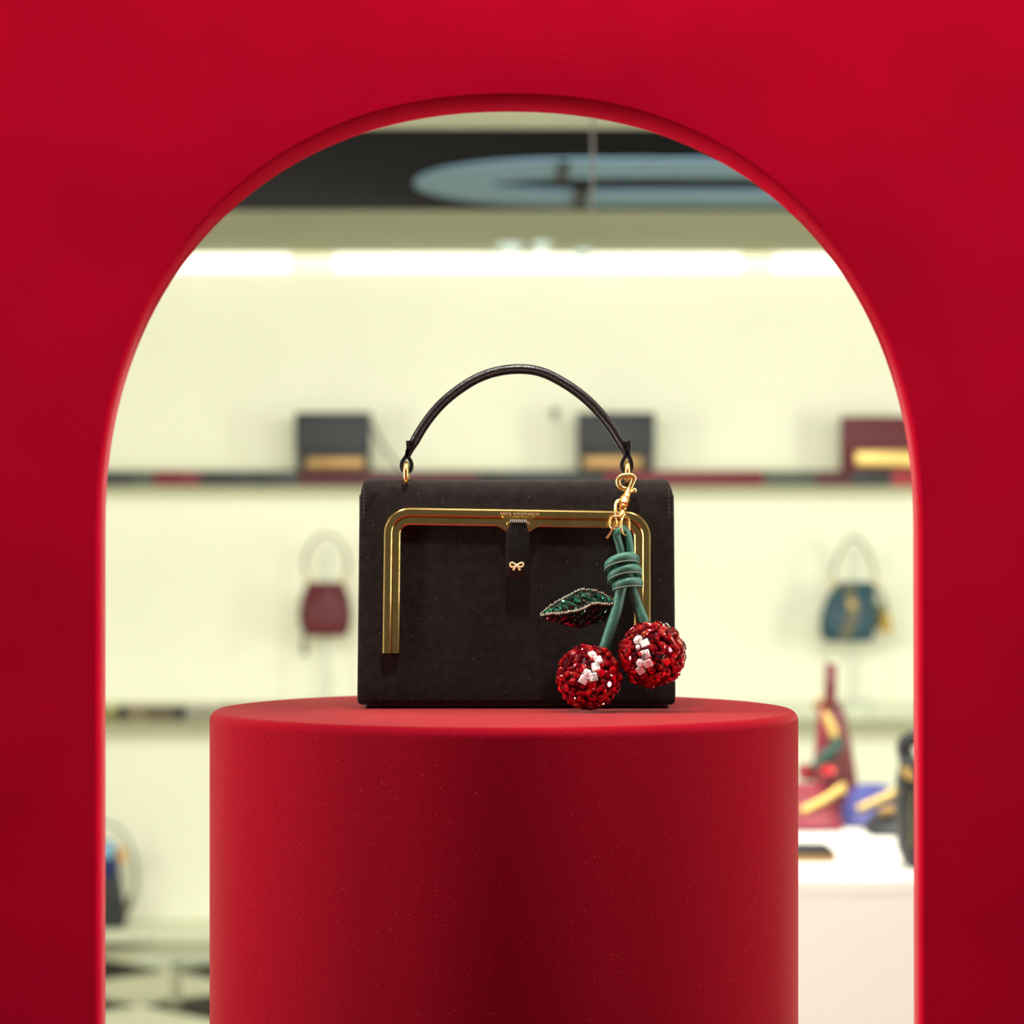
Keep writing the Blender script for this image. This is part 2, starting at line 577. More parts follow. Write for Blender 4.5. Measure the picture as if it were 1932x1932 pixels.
z0, z1 = CEIL - 0.060, CEIL - 0.002
for a, b, k in ((-10, 546, 1), (546, 632, 0), (632, 1398, 1), (1398, 1462, 0), (1462, 1940, 1)):
    MB().box((sx(a) + 0.001, WY - 0.034, z0), (sx(b) - 0.001, WY - 0.022, z1), 0.003).build('diffuser' if k else 'joint_cover', M['tube'] if k else M['tube_dim'], sl)

# ------------------------------------------------------------------ oval ceiling raft in the dark recess
raft = thing('ceiling_raft', (0.9, 7.3, CEIL), 'blue grey elongated oval ring hung in the black ceiling recess', 'ceiling ring')


def stadium(x0, x1, y0, y1, ex, n=20):
    cy = (y0 + y1) / 2
    r = (y1 - y0) / 2
    pts = []
    for k in range(n + 1):
        a = PI / 2 + PI * k / n
        pts.append((x0 + ex + ex * math.cos(a), cy + r * math.sin(a)))
    for k in range(n + 1):
        a = -PI / 2 + PI * k / n
        pts.append((x1 - ex + ex * math.cos(a), cy + r * math.sin(a)))
    return pts


so = stadium(-0.27, 2.3, 6.86, 7.77, 0.42)
si = stadium(-0.06, 2.05, 7.20, 7.46, 0.30)
n = len(so)
zt, zb = CEIL + 0.010, CEIL + 0.004
vs = [(x, y, zb) for x, y in so] + [(x, y, zb) for x, y in si] + [(x, y, zt) for x, y in so] + [(x, y, zt) for x, y in si]
fs = []
for k in range(n):
    l = (k + 1) % n
    fs += [(k, l, n + l, n + k), (2 * n + k, 3 * n + k, 3 * n + l, 2 * n + l), (k, 2 * n + k, 2 * n + l, l), (n + k, n + l, 3 * n + l, 3 * n + k)]
MB().add(vs, fs).build('ring_panel', M['raft'], raft)
jx = (1058 - 966) / F * 7.3
MB().box((jx - 0.014, 6.87, zb - 0.006), (jx + 0.014, 7.24, zb + 0.001)).build('joint', M['recess'], raft)
jx = (1100 - 966) / F * 7.3
MB().box((jx - 0.02, 7.42, zb - 0.006), (jx + 0.02, 7.76, zb + 0.001)).build('joint', M['recess'], raft)
for rx, ry in ((0.35, 6.95), (0.35, 7.68), (1.7, 6.95), (1.7, 7.68)):
    MB().tube([(rx, ry, zt), (rx, ry, CEIL + 0.30)], 0.004, 8).build('hanger', M['recess'], raft)
# rod standing in for the edge of a glass panel before the ring
gb = P(1118, 320, 4.6)
rod = MB().tube([(gb.x, 4.6, P(0, 404, 4.6).z), (gb.x, 4.6, CEIL)], 0.0026, 10).build('glass_edge_rod', M['rod'], origin=(gb.x, 4.6, CEIL))
tag(rod, 'slim pale rod standing in for a glass panel edge in front of the blue grey oval ring', 'rod')

for px, py, r, lb in ((962, 462, 0.040, 'broad pale ceiling spotlight left of the other two above the strip light'),
                      (1022, 458, 0.026, 'small pale ceiling spotlight in the middle of three above the strip light'),
                      (1100, 471, 0.022, 'tiny pale ceiling spotlight nearest the strip light, right of the other two')):
    Y = 1.008 * F / (HY - py) - 0.02
    c = P(px, py, Y)
    t = thing('ceiling_spotlight', (c.x, Y, CEIL), lb, 'spotlight', 'spotlights above the strip light')
    MB().lathe([(r * 1.3, 0), (r * 1.3, -0.008), (r, -0.010), (r, -0.035), (r * 0.8, -0.038)], (c.x, Y, CEIL)).build('casing', M['spotpaint'], t)
    MB().lathe([(r * 0.75, -0.030), (r * 0.75, -0.040)], (c.x, Y, CEIL), seg=24).build('lens', M['tube'], t)

# ------------------------------------------------------------------ wall shelves, edge reflections painted as coloured segments
SF = 8.75


def shelf(z, th, segs, label):
    t = thing('wall_shelf', (0, WY, z), label, 'shelf')
    MB().box((-3.1, SF + 0.012, z - th), (3.3, WY - 0.001, z), 0.002).build('board', M['shelf'], t)
    for a, b, k in segs:  # coloured segments stand in for reflections along the shelf edge
        x0 = (a - 966) / F * SF
        x1 = (b - 966) / F * SF
        MB().box((x0 + 0.0008, SF, z - th - 0.001), (x1 - 0.0008, SF + 0.011, z + 0.001), 0.002).build('edge_segment', E[k], t)
    return t


S1, S2, S3 = CZ + 0.266, CZ - 0.509, CZ - 1.253
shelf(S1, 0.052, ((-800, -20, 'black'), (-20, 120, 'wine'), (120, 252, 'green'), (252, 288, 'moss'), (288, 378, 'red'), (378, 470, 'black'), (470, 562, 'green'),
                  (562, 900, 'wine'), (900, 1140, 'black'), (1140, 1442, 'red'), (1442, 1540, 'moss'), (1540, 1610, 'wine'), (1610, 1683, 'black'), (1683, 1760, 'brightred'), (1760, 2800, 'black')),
      'upper wall shelf with dark green and red reflections painted on its edge, carrying the three clutch bags')
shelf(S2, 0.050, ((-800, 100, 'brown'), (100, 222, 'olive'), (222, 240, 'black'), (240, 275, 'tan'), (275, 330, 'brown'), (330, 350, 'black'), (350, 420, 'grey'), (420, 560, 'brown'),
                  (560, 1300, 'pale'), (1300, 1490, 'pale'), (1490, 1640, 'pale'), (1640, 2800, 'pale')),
      'middle wall shelf with brown, gold and pale reflections painted on its edge, carrying the two bag stands')
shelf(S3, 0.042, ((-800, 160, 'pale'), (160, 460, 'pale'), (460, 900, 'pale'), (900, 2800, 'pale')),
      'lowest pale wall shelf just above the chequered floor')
hk = P(1046, 779, WY)
t = thing('wall_hook', (hk.x, WY, hk.z), 'small grey hook on the cream wall above the upper shelf', 'hook')
MB().lathe([(0.011, 0), (0.011, -0.004), (0.006, -0.006), (0.006, -0.024), (0.012, -0.027), (0.012, -0.036)], (hk.x, WY, hk.z), 'Y', 20).build('knob', E['black'], t)
MB().box((hk.x - 0.007, WY - 0.006, hk.z - 0.030), (hk.x + 0.007, WY, hk.z + 0.012), 0.002).build('backplate', M['steel'], t)


# ------------------------------------------------------------------ clutch bags on the upper shelf
def clutch(px0, px1, py0, Y, m, bar, barpx, barpy, label, strap=None):
    x0 = (px0 - 966) / F * Y
    x1 = (px1 - 966) / F * Y
    zt = P(0, py0, Y).z
    zb = S1 + 0.0015
    hh = zt - zb
    t = thing('clutch_bag', ((x0 + x1) / 2, Y + 0.04, S1 + 0.0015), label, 'clutch bag', 'clutch bags on the upper shelf')
    MB().box((x0, Y + 0.004, zb), (x1, Y + 0.075, zt - 0.004), 0.006).build('body', m, t)
    fl = [(x0 - 0.003, Y - 0.001, zt - 0.004), (x0 - 0.003, Y - 0.001, zb + hh * 0.30), (x0 + 0.012, Y - 0.001, zb + hh * 0.24), (x1 - 0.012, Y - 0.001, zb + hh * 0.24),
          (x1 + 0.003, Y - 0.001, zb + hh * 0.30), (x1 + 0.003, Y - 0.001, zt - 0.004)]
    MB().prism(fl, (0, 0.0045, 0), 0.001).box((x0 - 0.003, Y - 0.001, zt - 0.006), (x1 + 0.003, Y + 0.079, zt), 0.003).build('flap', m, t)
    b0 = (barpx[0] - 966) / F * Y
    b1 = (barpx[1] - 966) / F * Y
    zz0, zz1 = P(0, barpy[1], Y).z, P(0, barpy[0], Y).z
    MB().box((b0, Y - 0.012, max(zz0, zb + 0.001)), (b1, Y - 0.0015, zz1), 0.003).build('metal_bar', bar, t)
    if strap:
        MB().tube(cat([P(a, b, Y + 0.03) for a, b in strap], 6), 0.0045, 8).build('strap', m, t)
    return t


clutch(558, 698, 778, 8.78, M['black_bag'], M['bronze'], (578, 688), (863, 884), 'black clutch bag with hanging side strap on upper shelf, left of the big handbag handle',
       [(696, 792), (706, 812), (722, 842), (738, 864), (757, 884)])
clutch(1090, 1234, 778, 8.78, M['black_bag'], M['bronze'], (1100, 1212), (861, 884), 'black clutch bag seen behind the right side of the big handbag handle')
clutch(1590, 1750, 785, 8.78, M['burgundy'], M['bag_gold'], (1614, 1735), (851, 879), 'burgundy clutch bag with bright gold bar at right end of upper shelf')


# ------------------------------------------------------------------ bag stands on the middle shelf
def stand(px, Y, top_py, label):
    c = P(px, 0, Y)
    zt = P(0, top_py, Y).z
    zb = S2
    t = thing('bag_stand', (c.x, Y, zb), label, 'stand', 'bag stands on the middle shelf')
    MB().lathe([(0.068, 0), (0.068, 0.006), (0.062, 0.010), (0.014, 0.012)], (c.x, Y, zb), seg=40).build('base', M['acrylic'], t)
    MB().tube([(c.x, Y, zb + 0.010), (c.x, Y, zt)], 0.010, 14).build('post', M['acrylic'], t)
    hookp = cat([(c.x, Y, zt - 0.004), (c.x, Y - 0.02, zt + 0.010), (c.x, Y - 0.05, zt + 0.004), (c.x, Y - 0.062, zt + 0.012), (c.x, Y - 0.066, zt + 0.03)], 5)
    MB().tube(hookp, 0.007, 12).build('hook', M['white'], t)
    return c.x, zt


Ys = 8.86
sxp, szt = stand(616, Ys, 1034, 'frosted bag stand holding the burgundy handbag, left of the big black handbag')
Yb = Ys - 0.055


def secs(Y, rows):
    """rows: (py, px_left, px_right, half depth, exponent)"""
    out = []
    for py, a, b, d, e in rows:
        c = P((a + b) / 2, py, Y)
        out.append((c, (b - a) / 2 / F * Y, d, e))
    return out


b0 = P(613, 1201, Yb)
t = thing('handbag', b0, 'small burgundy handbag with gold rings hanging on the left bag stand', 'handbag')
MB().loft(secs(Yb, [(1201, 580, 650, 0.028, 3), (1197, 574, 656, 0.034, 3), (1185, 567, 661, 0.038, 3), (1160, 563, 664, 0.040, 3), (1130, 568, 660, 0.034, 3), (1108, 576, 652, 0.022, 3), (1098, 581, 647, 0.014, 3)])).build('body', M['burgundy'], t)
for px in (581, 650):
    MB().tube(torus_path(P(px, 1092, Yb), 0.011, 'Y', 20), 0.0032, 8, True).build('ring', M['bag_gold'], t)
MB().tube(cat([P(a, b, Yb) for a, b in ((580, 1083), (574, 1066), (582, 1034), (600, 1014), (616, 1010), (632, 1014), (649, 1034), (657, 1066), (651, 1083))], 6), 0.0042, 8).build('handle', M['olive'], t)
tp = P(574, 1192, Yb - 0.03)
MB().lathe([(0.003, 0), (0.006, -0.008), (0.006, -0.02), (0.011, -0.07), (0.009, -0.078)], tp, seg=16).build('tassel', M['olive'], t)
MB().loft(secs(Yb - 0.020, [(1150, 596, 640, 0.020, 3), (1135, 592, 644, 0.021, 3), (1112, 596, 640, 0.012, 3), (1103, 602, 634, 0.008, 3)])).build('flap', M['burgundy'], t)

sxp, szt = stand(1610, Ys, 1036, 'frosted bag stand holding the teal handbag, above the white display table')
b0 = P(1600, 1211, Yb)
t = thing('handbag', b0, 'small teal handbag with gold zip and ochre tassel hanging on the right bag stand', 'handbag')
MB().loft(secs(Yb, [(1210, 1560, 1642, 0.034, 4), (1206, 1552, 1648, 0.040, 4), (1190, 1547, 1650, 0.044, 4), (1160, 1549, 1652, 0.042, 4), (1125, 1560, 1652, 0.030, 4), (1104, 1578, 1650, 0.018, 4), (1098, 1584, 1647, 0.012, 4)])).build('body', M['teal'], t)
zp = cat([P(a, b, Yb - d) for a, b, d in ((1600, 1102, 0.016), (1605, 1125, 0.035), (1610, 1150, 0.046), (1604, 1178, 0.048), (1592, 1206, 0.044))], 6)
MB().sweep(zp, [(-0.018, -0.003), (0.018, -0.003), (0.016, 0.002), (-0.016, 0.002)], up=Vector((0, -1, 0)), fixed_up=True).build('zip_tape', M['taupe'], t)
MB().sweep(zp, [(-0.007, 0.001), (0.007, 0.001), (0.006, 0.005), (-0.006, 0.005)], up=Vector((0, -1, 0)), fixed_up=True).build('zip', M['olive'], t)
MB().lathe([(0.010, 0), (0.013, -0.003), (0.010, -0.006)], P(1607, 1140, Yb - 0.047), 'Y', 20).build('stud', M['bag_gold'], t)
for px in (1571, 1652):
    MB().tube(torus_path(P(px, 1100, Yb), 0.012, 'Y', 20), 0.0035, 8, True).build('ring', M['bag_gold'], t)
MB().tube(cat([P(a, b, Yb) for a, b in ((1572, 1090), (1574, 1068), (1590, 1032), (1603, 1018), (1612, 1014), (1622, 1018), (1636, 1040), (1648, 1070), (1651, 1090))], 6), 0.0045, 8).build('handle', M['olive'], t)
q0 = P(1653, 1108, Yb)
MB().tube(cat([P(a, b, Yb - 0.01) for a, b in ((1652, 1108), (1662, 1120), (1670, 1140), (1673, 1160))], 5), 0.006, 8).build('tassel_cord', M['olive'], t)
MB().lathe([(0.006, 0), (0.013, -0.01), (0.012, -0.02), (0.022, -0.062), (0.019, -0.07)], P(1672, 1154, Yb - 0.01), seg=16).build('tassel', M['yellow'], t)
MB().loft(secs(Yb + 0.005, [(1186, 1652, 1672, 0.012, 2.5), (1165, 1650, 1672, 0.014, 2.5), (1140, 1650, 1664, 0.010, 2.5)])).build('side_tag', M['olive'], t)

# ------------------------------------------------------------------ bag at far left on the lowest shelf
Yl = 8.84
b0 = P(190, 1733, Yl)
b0.z = S3 + 0.001
t = thing('handbag', b0, 'dark bag with blue front and orange flap at left edge on the lowest shelf', 'handbag')
zz = lambda py: P(0, py, Yl).z
body = secs(Yl, [(1733, 140, 236, 0.045, 3.5), (1724, 134, 240, 0.05, 3.5), (1690, 136, 232, 0.05, 3.5), (1650, 142, 226, 0.044, 3), (1610, 150, 222, 0.034, 3), (1592, 156, 216, 0.024, 3)])
body[0][0].z = S3 + 0.001
MB().loft(body).build('body', M['black_bag'], t)
MB().loft(secs(Yl - 0.042, [(1652, 150, 220, 0.016, 3), (1632, 148, 223, 0.018, 3), (1600, 152, 220, 0.014, 3), (1586, 160, 214, 0.01, 3)])).build('front_pocket', M['ink'], t)
MB().loft(secs(Yl - 0.060, [(1618, 170, 216, 0.008, 3), (1606, 166, 219, 0.009, 3), (1588, 170, 214, 0.007, 3)])).build('blue_patch', M['sky'], t)
MB().loft(secs(Yl - 0.03, [(1626, 224, 238, 0.02, 2.5), (1612, 221, 238, 0.022, 2.5), (1598, 219, 231, 0.014, 2.5)])).build('side_flap', M['orange'], t)
MB().tube(cat([P(a, b, Yl) for a, b in ((150, 1600), (150, 1570), (170, 1556), (195, 1553), (222, 1562), (246, 1596), (256, 1640), (254, 1680), (240, 1715))], 6), 0.0045, 8).build('handle', M['olive'], t)
MB().loft(secs(Yl - 0.02, [(1718, 238, 246, 0.01, 2.5), (1700, 239, 252, 0.012, 2.5), (1688, 243, 250, 0.006, 2.5)])).build('side_tag', M['olive'], t)

# ------------------------------------------------------------------ low steel and glass riser in front of the lowest shelf
Yr = 7.55
t = thing('glass_riser', (P(250, 0, Yr).x, Yr + 0.2, 0.008), 'low narrow glass topped rail on steel legs standing on the chequered floor', 'riser')
rx1 = P(342, 0, Yr).x
rx0 = P(322, 0, Yr).x
rz = P(0, 1812, Yr).z
rl = P(640, 0, Yr).x
MB().box((P(262, 0, Yr).x, Yr - 0.05, rz), (rl + 0.09, Yr + 0.03, rz + 0.008), 0.003).build('glass_top', M['glass'], t)
for yy in (Yr,):
    MB().box((rx0, yy - 0.008, rz - 0.014), (rl, yy + 0.008, rz), 0.002).build('rail', M['steel'], t)
for xx in ((rx0 + rx1) / 2, rl - 0.016):
    for yy in (Yr,):
        MB().box((xx - 0.013, yy - 0.012, 0.008), (xx + 0.013, yy + 0.012, rz - 0.013), 0.002).build('leg', M['steel'], t)

# ------------------------------------------------------------------ white display table with its goods
TZ = CZ - 0.57
tx0, tx1, ty0, ty1 = 0.16, 1.75, 4.60, 5.80
t = thing('display_table', ((tx0 + tx1) / 2, (ty0 + ty1) / 2, 0.008), 'solid white display table carrying pouches and bags, right of the red plinth', 'table')
MB().box((tx0 + 0.0005, ty0 + 0.0005, 0.008), (tx1 - 0.0005, ty1 - 0.0005, TZ - 0.030)).build('body', M['white'], t)
MB().box((tx0, ty0, TZ - 0.030), (tx1, ty1, TZ), 0.003, 3).build('top', M['white'], t)


def onT(px, Y):
    return Vector(((px - 966) / F * Y, Y, TZ))


# tall bordeaux tote
Yt = 5.66
b0 = onT(1574, Yt)
t = thing('tote_bag', b0, 'tall bordeaux tote bag tapering to its handle at back of white display table', 'tote bag')
rows = [(1542, 1532, 1620, 0.06, 5), (1538, 1531, 1621, 0.06, 5), (1470, 1535, 1614, 0.055, 5), (1400, 1540, 1604, 0.045, 5), (1350, 1543, 1594, 0.032, 5), (1325, 1545, 1586, 0.02, 5)]
ss = secs(Yt, rows)
ss[0][0].z = TZ + 0.001
ss[1][0].z = TZ + 0.006
MB().loft(ss).build('body', M['bordeaux'], t)
fp = [P(a, b, Yt - d) for a, b, d in ((1532, 1530, 0.066), (1560, 1530, 0.066), (1558, 1400, 0.052), (1556, 1335, 0.034), (1545, 1335, 0.034), (1540, 1400, 0.052))]
MB().prism(fp, (0, 0.012, 0)).build('front_panel', M['crimson'], t)
hp = cat([P(1566, 1332, Yt - 0.03), P(1567, 1290, Yt - 0.035), P(1568, 1262, Yt - 0.02), P(1568, 1256, Yt), P(1568, 1262, Yt + 0.02), P(1567, 1290, Yt + 0.035), P(1566, 1332, Yt + 0.03)], 6)
MB().sweep(hp, [(-0.012, -0.004), (0.012, -0.004), (0.012, 0.004), (-0.012, 0.004)], up=Vector((0, 0, 1))).build('handle', M['burgundy'], t)
MB().tube(torus_path(P(1548, 1330, Yt - 0.03), 0.012, 'Y', 20), 0.004, 8, True).build('ring', M['bronze'], t)
# its charm
c0 = P(1560, 1350, Yt - 0.11)
t = thing('bag_charm', c0, 'blurred cherry bag charm with gold clasp hanging on the tall bordeaux tote', 'charm')
MB().loft(secs(Yt - 0.115, [(1394, 1570, 1580, 0.008, 2), (1375, 1560, 1580, 0.012, 2), (1352, 1554, 1568, 0.010, 2), (1342, 1552, 1560, 0.006, 2)])).build('clasp', M['bag_gold'], t)
MB().tube(cat([P(a, b, Yt - 0.125) for a, b in ((1576, 1392), (1582, 1404), (1572, 1416), (1556, 1424), (1550, 1438), (1535, 1450))], 5), 0.012, 10).build('cord', M['dgreen'], t)
MB().tube(cat([P(a, b, Yt - 0.12) for a, b in ((1572, 1416), (1566, 1432), (1562, 1446))], 5), 0.009, 10).build('cord', M['dgreen'], t)
for px, py in ((1520, 1458), (1560, 1457)):
    bm = bmesh.new()
    bmesh.ops.create_icosphere(bm, subdivisions=2, radius=0.020, matrix=Matrix.Translation(P(px, py, Yt - 0.135)))
    MB().bm(bm).build('cherry', M['garnet'], t, smooth=False)


def pouch(x0, x1, py_top, Y, m, zipm, zpx, label, dy=0.07):
    """slouchy zip pouch: a low wedge with a slanting zip along its front upper edge"""
    a = onT(x0, Y).x
    b = onT(x1, Y).x
    zt = P(0, py_top, Y).z
    hh = zt - TZ
    t = thing('zip_pouch', ((a + b) / 2, Y, TZ + 0.001), label, 'pouch', 'zip pouches on the display table')
    sec = []
    n = 9
    verts = []
    faces = []
    prof = [(-1, 0.02), (-1.02, 0.10), (-0.85, 0.32), (-0.30, 0.82), (0, 1.0), (0.35, 0.86), (0.9, 0.35), (1.05, 0.10), (1.0, 0.02)]
    N = 14
    for i in range(N + 1):
        u = i / N
        k = max(0.12, (1 - abs(2 * u - 1) ** 3.2)) ** 0.5
        for yy, z_ in prof:
            verts.append(Vector((a + (b - a) * u, Y + yy * dy * (0.75 + 0.25 * k), TZ + 0.001 + z_ * hh * k)))
    m_ = len(prof)
    for i in range(N):
        for k in range(m_ - 1):
            faces.append((i * m_ + k, (i + 1) * m_ + k, (i + 1) * m_ + k + 1, i * m_ + k + 1))
        faces.append((i * m_, i * m_ + m_ - 1, (i + 1) * m_ + m_ - 1, (i + 1) * m_))
    faces.append(tuple(range(m_)))
    faces.append(tuple(N * m_ + k for k in range(m_)))
    MB().add(verts, faces).build('body', m, t)
    zp = cat([P(px_, py_, Y - dy * 0.9 + (1 - (py_ - py_top) / (1545 - py_top)) * dy * 0.45) for px_, py_ in zpx], 6)
    MB().tube(zp, 0.0085, 10).build('zip', zipm, t)
    e = zp[-1]
    MB().box((e.x - 0.006, e.y - 0.010, e.z - 0.014), (e.x + 0.006, e.y - 0.004, e.z + 0.008), 0.002).build('zip_puller', zipm, t)
    return t


pouch(1440, 1584, 1478, 5.45, M['crimson'], M['bag_gold'], ((1512, 1530), (1535, 1519), (1560, 1506), (1590, 1484)), 'crimson zip pouch lying on the white table beside the red plinth')
pouch(1588, 1702, 1479, 5.53, M['navy'], M['bag_gold'], ((1618, 1527), (1645, 1515), (1668, 1504), (1690, 1493)), 'indigo blue zip pouch with gold zip between the crimson and black pouches')
pouch(1636, 1770, 1518, 5.36, M['black_bag'], M['bronze'], ((1660, 1532), (1685, 1527), (1710, 1524), (1740, 1522)), 'low black zip pouch lying in front of the indigo pouch')

# black bag at the right edge
Yk = 4.80
b0 = onT(1745, Yk)
t = thing('handbag', b0, 'black handbag with gold clasp half hidden by right edge of the red arch', 'handbag')
rows = [(1634, 1716, 1790, 0.05, 3), (1628, 1706, 1798, 0.058, 3), (1600, 1694, 1806, 0.062, 3), (1540, 1689, 1810, 0.060, 3), (1470, 1692, 1806, 0.048, 3), (1440, 1698, 1800, 0.036, 3), (1430, 1703, 1795, 0.028, 3)]
ss = secs(Yk, rows)
ss[0][0].z = TZ + 0.001
MB().loft(ss).build('body', M['black_bag'], t)
MB().loft(secs(Yk - 0.045, [(1500, 1700, 1800, 0.020, 4), (1470, 1694, 1804, 0.024, 4), (1438, 1698, 1800, 0.026, 4), (1428, 1704, 1794, 0.016, 4)])).build('flap', M['black_bag'], t)
MB().tube(cat([P(a, b, Yk) for a, b in ((1712, 1434), (1706, 1412), (1712, 1398), (1735, 1392), (1760, 1396), (1782, 1412), (1778, 1434))], 6), 0.015, 10).build('handle', M['black_bag'], t)
MB().loft(secs(Yk - 0.072, [(1472, 1712, 1728, 0.006, 4), (1460, 1704, 1728, 0.008, 4), (1448, 1700, 1716, 0.006, 4)])).build('clasp', M['bag_gold'], t)
MB().box((P(1708, 0, Yk).x, Yk - 0.066, P(0, 1592, Yk).z), (P(1716, 0, Yk).x, Yk - 0.054, P(0, 1480, Yk).z), 0.003).build('strap', M['olive'], t)

# flat wallet
Yw = 4.86
x0, x1 = onT(1420, Yw).x, onT(1576, Yw).x
t = thing('wallet', ((x0 + x1) / 2, Yw + 0.05, TZ), 'flat black wallet with bronze edge lying near front of the white table', 'wallet')
hz = 0.0245
pts = [(x0, Yw, TZ + hz * 0.52), (x1, Yw, TZ + hz * 0.52), (x1, Yw, TZ + hz * 0.7)] + [(x1 - 0.014 + 0.014 * math.cos(a), Yw, TZ + hz * 0.7 + hz * 0.3 * math.sin(a)) for a in (0.4, 0.8, 1.2, 1.57)] + [(x0, Yw, TZ + hz)]
MB().prism(pts, (0, 0.10, 0), 0.001).build('cover', M['black_bag'], t)
MB().box((x0, Yw - 0.001, TZ + 0.0005), (x1 + 0.001, Yw + 0.10, TZ + hz * 0.52), 0.002).build('edge', M['bronze'], t)

# ------------------------------------------------------------------ the red arched panel
PF, PB = 1.75, 1.786
AX = 961.0


def arch_outline(Y, hw, top, off=0.0, n=72):
    """from bottom left over the crown to bottom right; off widens the opening"""
    s_ = Y / F
    pts = []
    spring = CZ - (1000 - HY) * s_
    e = 2.18
    a = hw * s_ + off
    b = (1000 - top) * s_ + off
    cx = (AX - 966) * s_
    pts.append((cx - a, 0.0))
    for k in range(6):
        pts.append((cx - a, spring * (k + 1) / 7))
    for k in range(n + 1):
        t_ = PI - PI * k / n
        ct, st = math.cos(t_), math.sin(t_)
        pts.append((cx + a * math.copysign(abs(ct) ** (2 / e), ct), spring + b * abs(st) ** (2 / e)))
    for k in range(6):
        pts.append((cx + a + 0.0018 * (k + 1) / 6, spring * (6 - k) / 7))
    pts.append((cx + a + 0.002, 0.0))
    return pts


rows = []
bv = 0.0022
for Y, off in ((PF, bv), (PF + bv * 0.3, bv * 0.35), (PF + bv, 0.0)):
    rows.append([(x, Y, z) for x, z in arch_outline(PF, 776.5, 181, off)])
for Y, off in ((PB - bv, 0.0), (PB, bv)):
    rows.append([(x, Y, z) for x, z in arch_outline(PB, 761, 212, off)])
n = len(rows[0])
PX, PT = 1.25, CEIL
verts = [p for r in rows for p in r]
faces = []
for i in range(len(rows) - 1):
    for k in range(n - 1):
        faces.append((i * n + k, i * n + k + 1, (i + 1) * n + k + 1, (i + 1) * n + k))
fo = len(verts)
for Y in (PF, PB):
    verts += [(-PX, Y, 0), (-PX, Y, PT), (PX, Y, PT), (PX, Y, 0)]
L = (len(rows) - 1) * n
faces.append([k for k in range(n)] + [fo + 3, fo + 2, fo + 1, fo])
faces.append([L + k for k in range(n)] + [fo + 7, fo + 6, fo + 5, fo + 4])
faces += [(fo, fo + 1, fo + 5, fo + 4), (fo + 1, fo + 2, fo + 6, fo + 5), (fo + 2, fo + 3, fo + 7, fo + 6), (fo, fo + 4, L, 3 * n, 2 * n, n, 0)[::-1],
          (fo + 3, fo + 7, L + n - 1, 4 * n - 1, 3 * n - 1, 2 * n - 1, n - 1)]
tag(MB().add(verts, faces).build('arched_panel', M['panel'], angle=50, origin=(0, PF, 0)), 'large red flocked panel with a round-topped arch cut through it', 'panel')

# ------------------------------------------------------------------ the red round plinth
QX, QY, QR = (951 - 966) / F * 2.04, 2.04, 0.2252
QZ = CZ - 0.121
fr = 0.0075
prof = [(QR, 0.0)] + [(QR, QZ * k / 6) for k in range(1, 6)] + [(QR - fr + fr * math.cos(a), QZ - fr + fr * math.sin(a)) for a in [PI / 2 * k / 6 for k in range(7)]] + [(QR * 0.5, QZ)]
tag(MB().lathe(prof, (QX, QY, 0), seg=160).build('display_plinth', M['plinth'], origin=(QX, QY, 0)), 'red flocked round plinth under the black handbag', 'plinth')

# ------------------------------------------------------------------ the black handbag
BF = 2.03
BS = BF / F
bag = thing('handbag', (P(973.5, 0, BF).x, BF + 0.045, QZ), 'large black suede handbag with gold frame on the red plinth', 'handbag')


def B(px, py, d=0.0):
    """point on the bag's front plane, d metres proud of it"""
    p = P(px, py, BF)
    return Vector((p.x, BF - d, p.z))


# body: side profile swept across, tapering to the top
zb_ = B(0, 1330).z
zt_ = B(0, 902).z
H_ = zt_ - zb_
Dp = 0.088
pr = []
rt, rbm = 0.016, 0.004
pr += [(rbm - rbm * math.sin(a), rbm - rbm * math.cos(a)) for a in [PI / 2 * k / 4 for k in range(5)]]
for k in range(1, 12):
    u = k / 12
    pr.append((0.0005 * math.sin(PI * u) + 0.010 * max(0, u - 0.8) ** 1.5, rbm + (H_ - rt - rbm) * u))
y0 = 0.002
pr += [(y0 + rt - rt * math.cos(a), H_ - rt + rt * math.sin(a)) for a in [PI / 2 * k / 7 for k in range(8)]]
pr += [(Dp - y0 - rt + rt * math.sin(a), H_ - rt + rt * math.cos(a)) for a in [PI / 2 * k / 7 for k in range(8)]]
for k in range(1, 6):
    pr.append((Dp, (H_ - rt) * (1 - k / 6)))
pr += [(Dp - rbm + rbm * math.cos(a), rbm - rbm * math.sin(a)) for a in [PI / 2 * k / 4 for k in range(5)]]


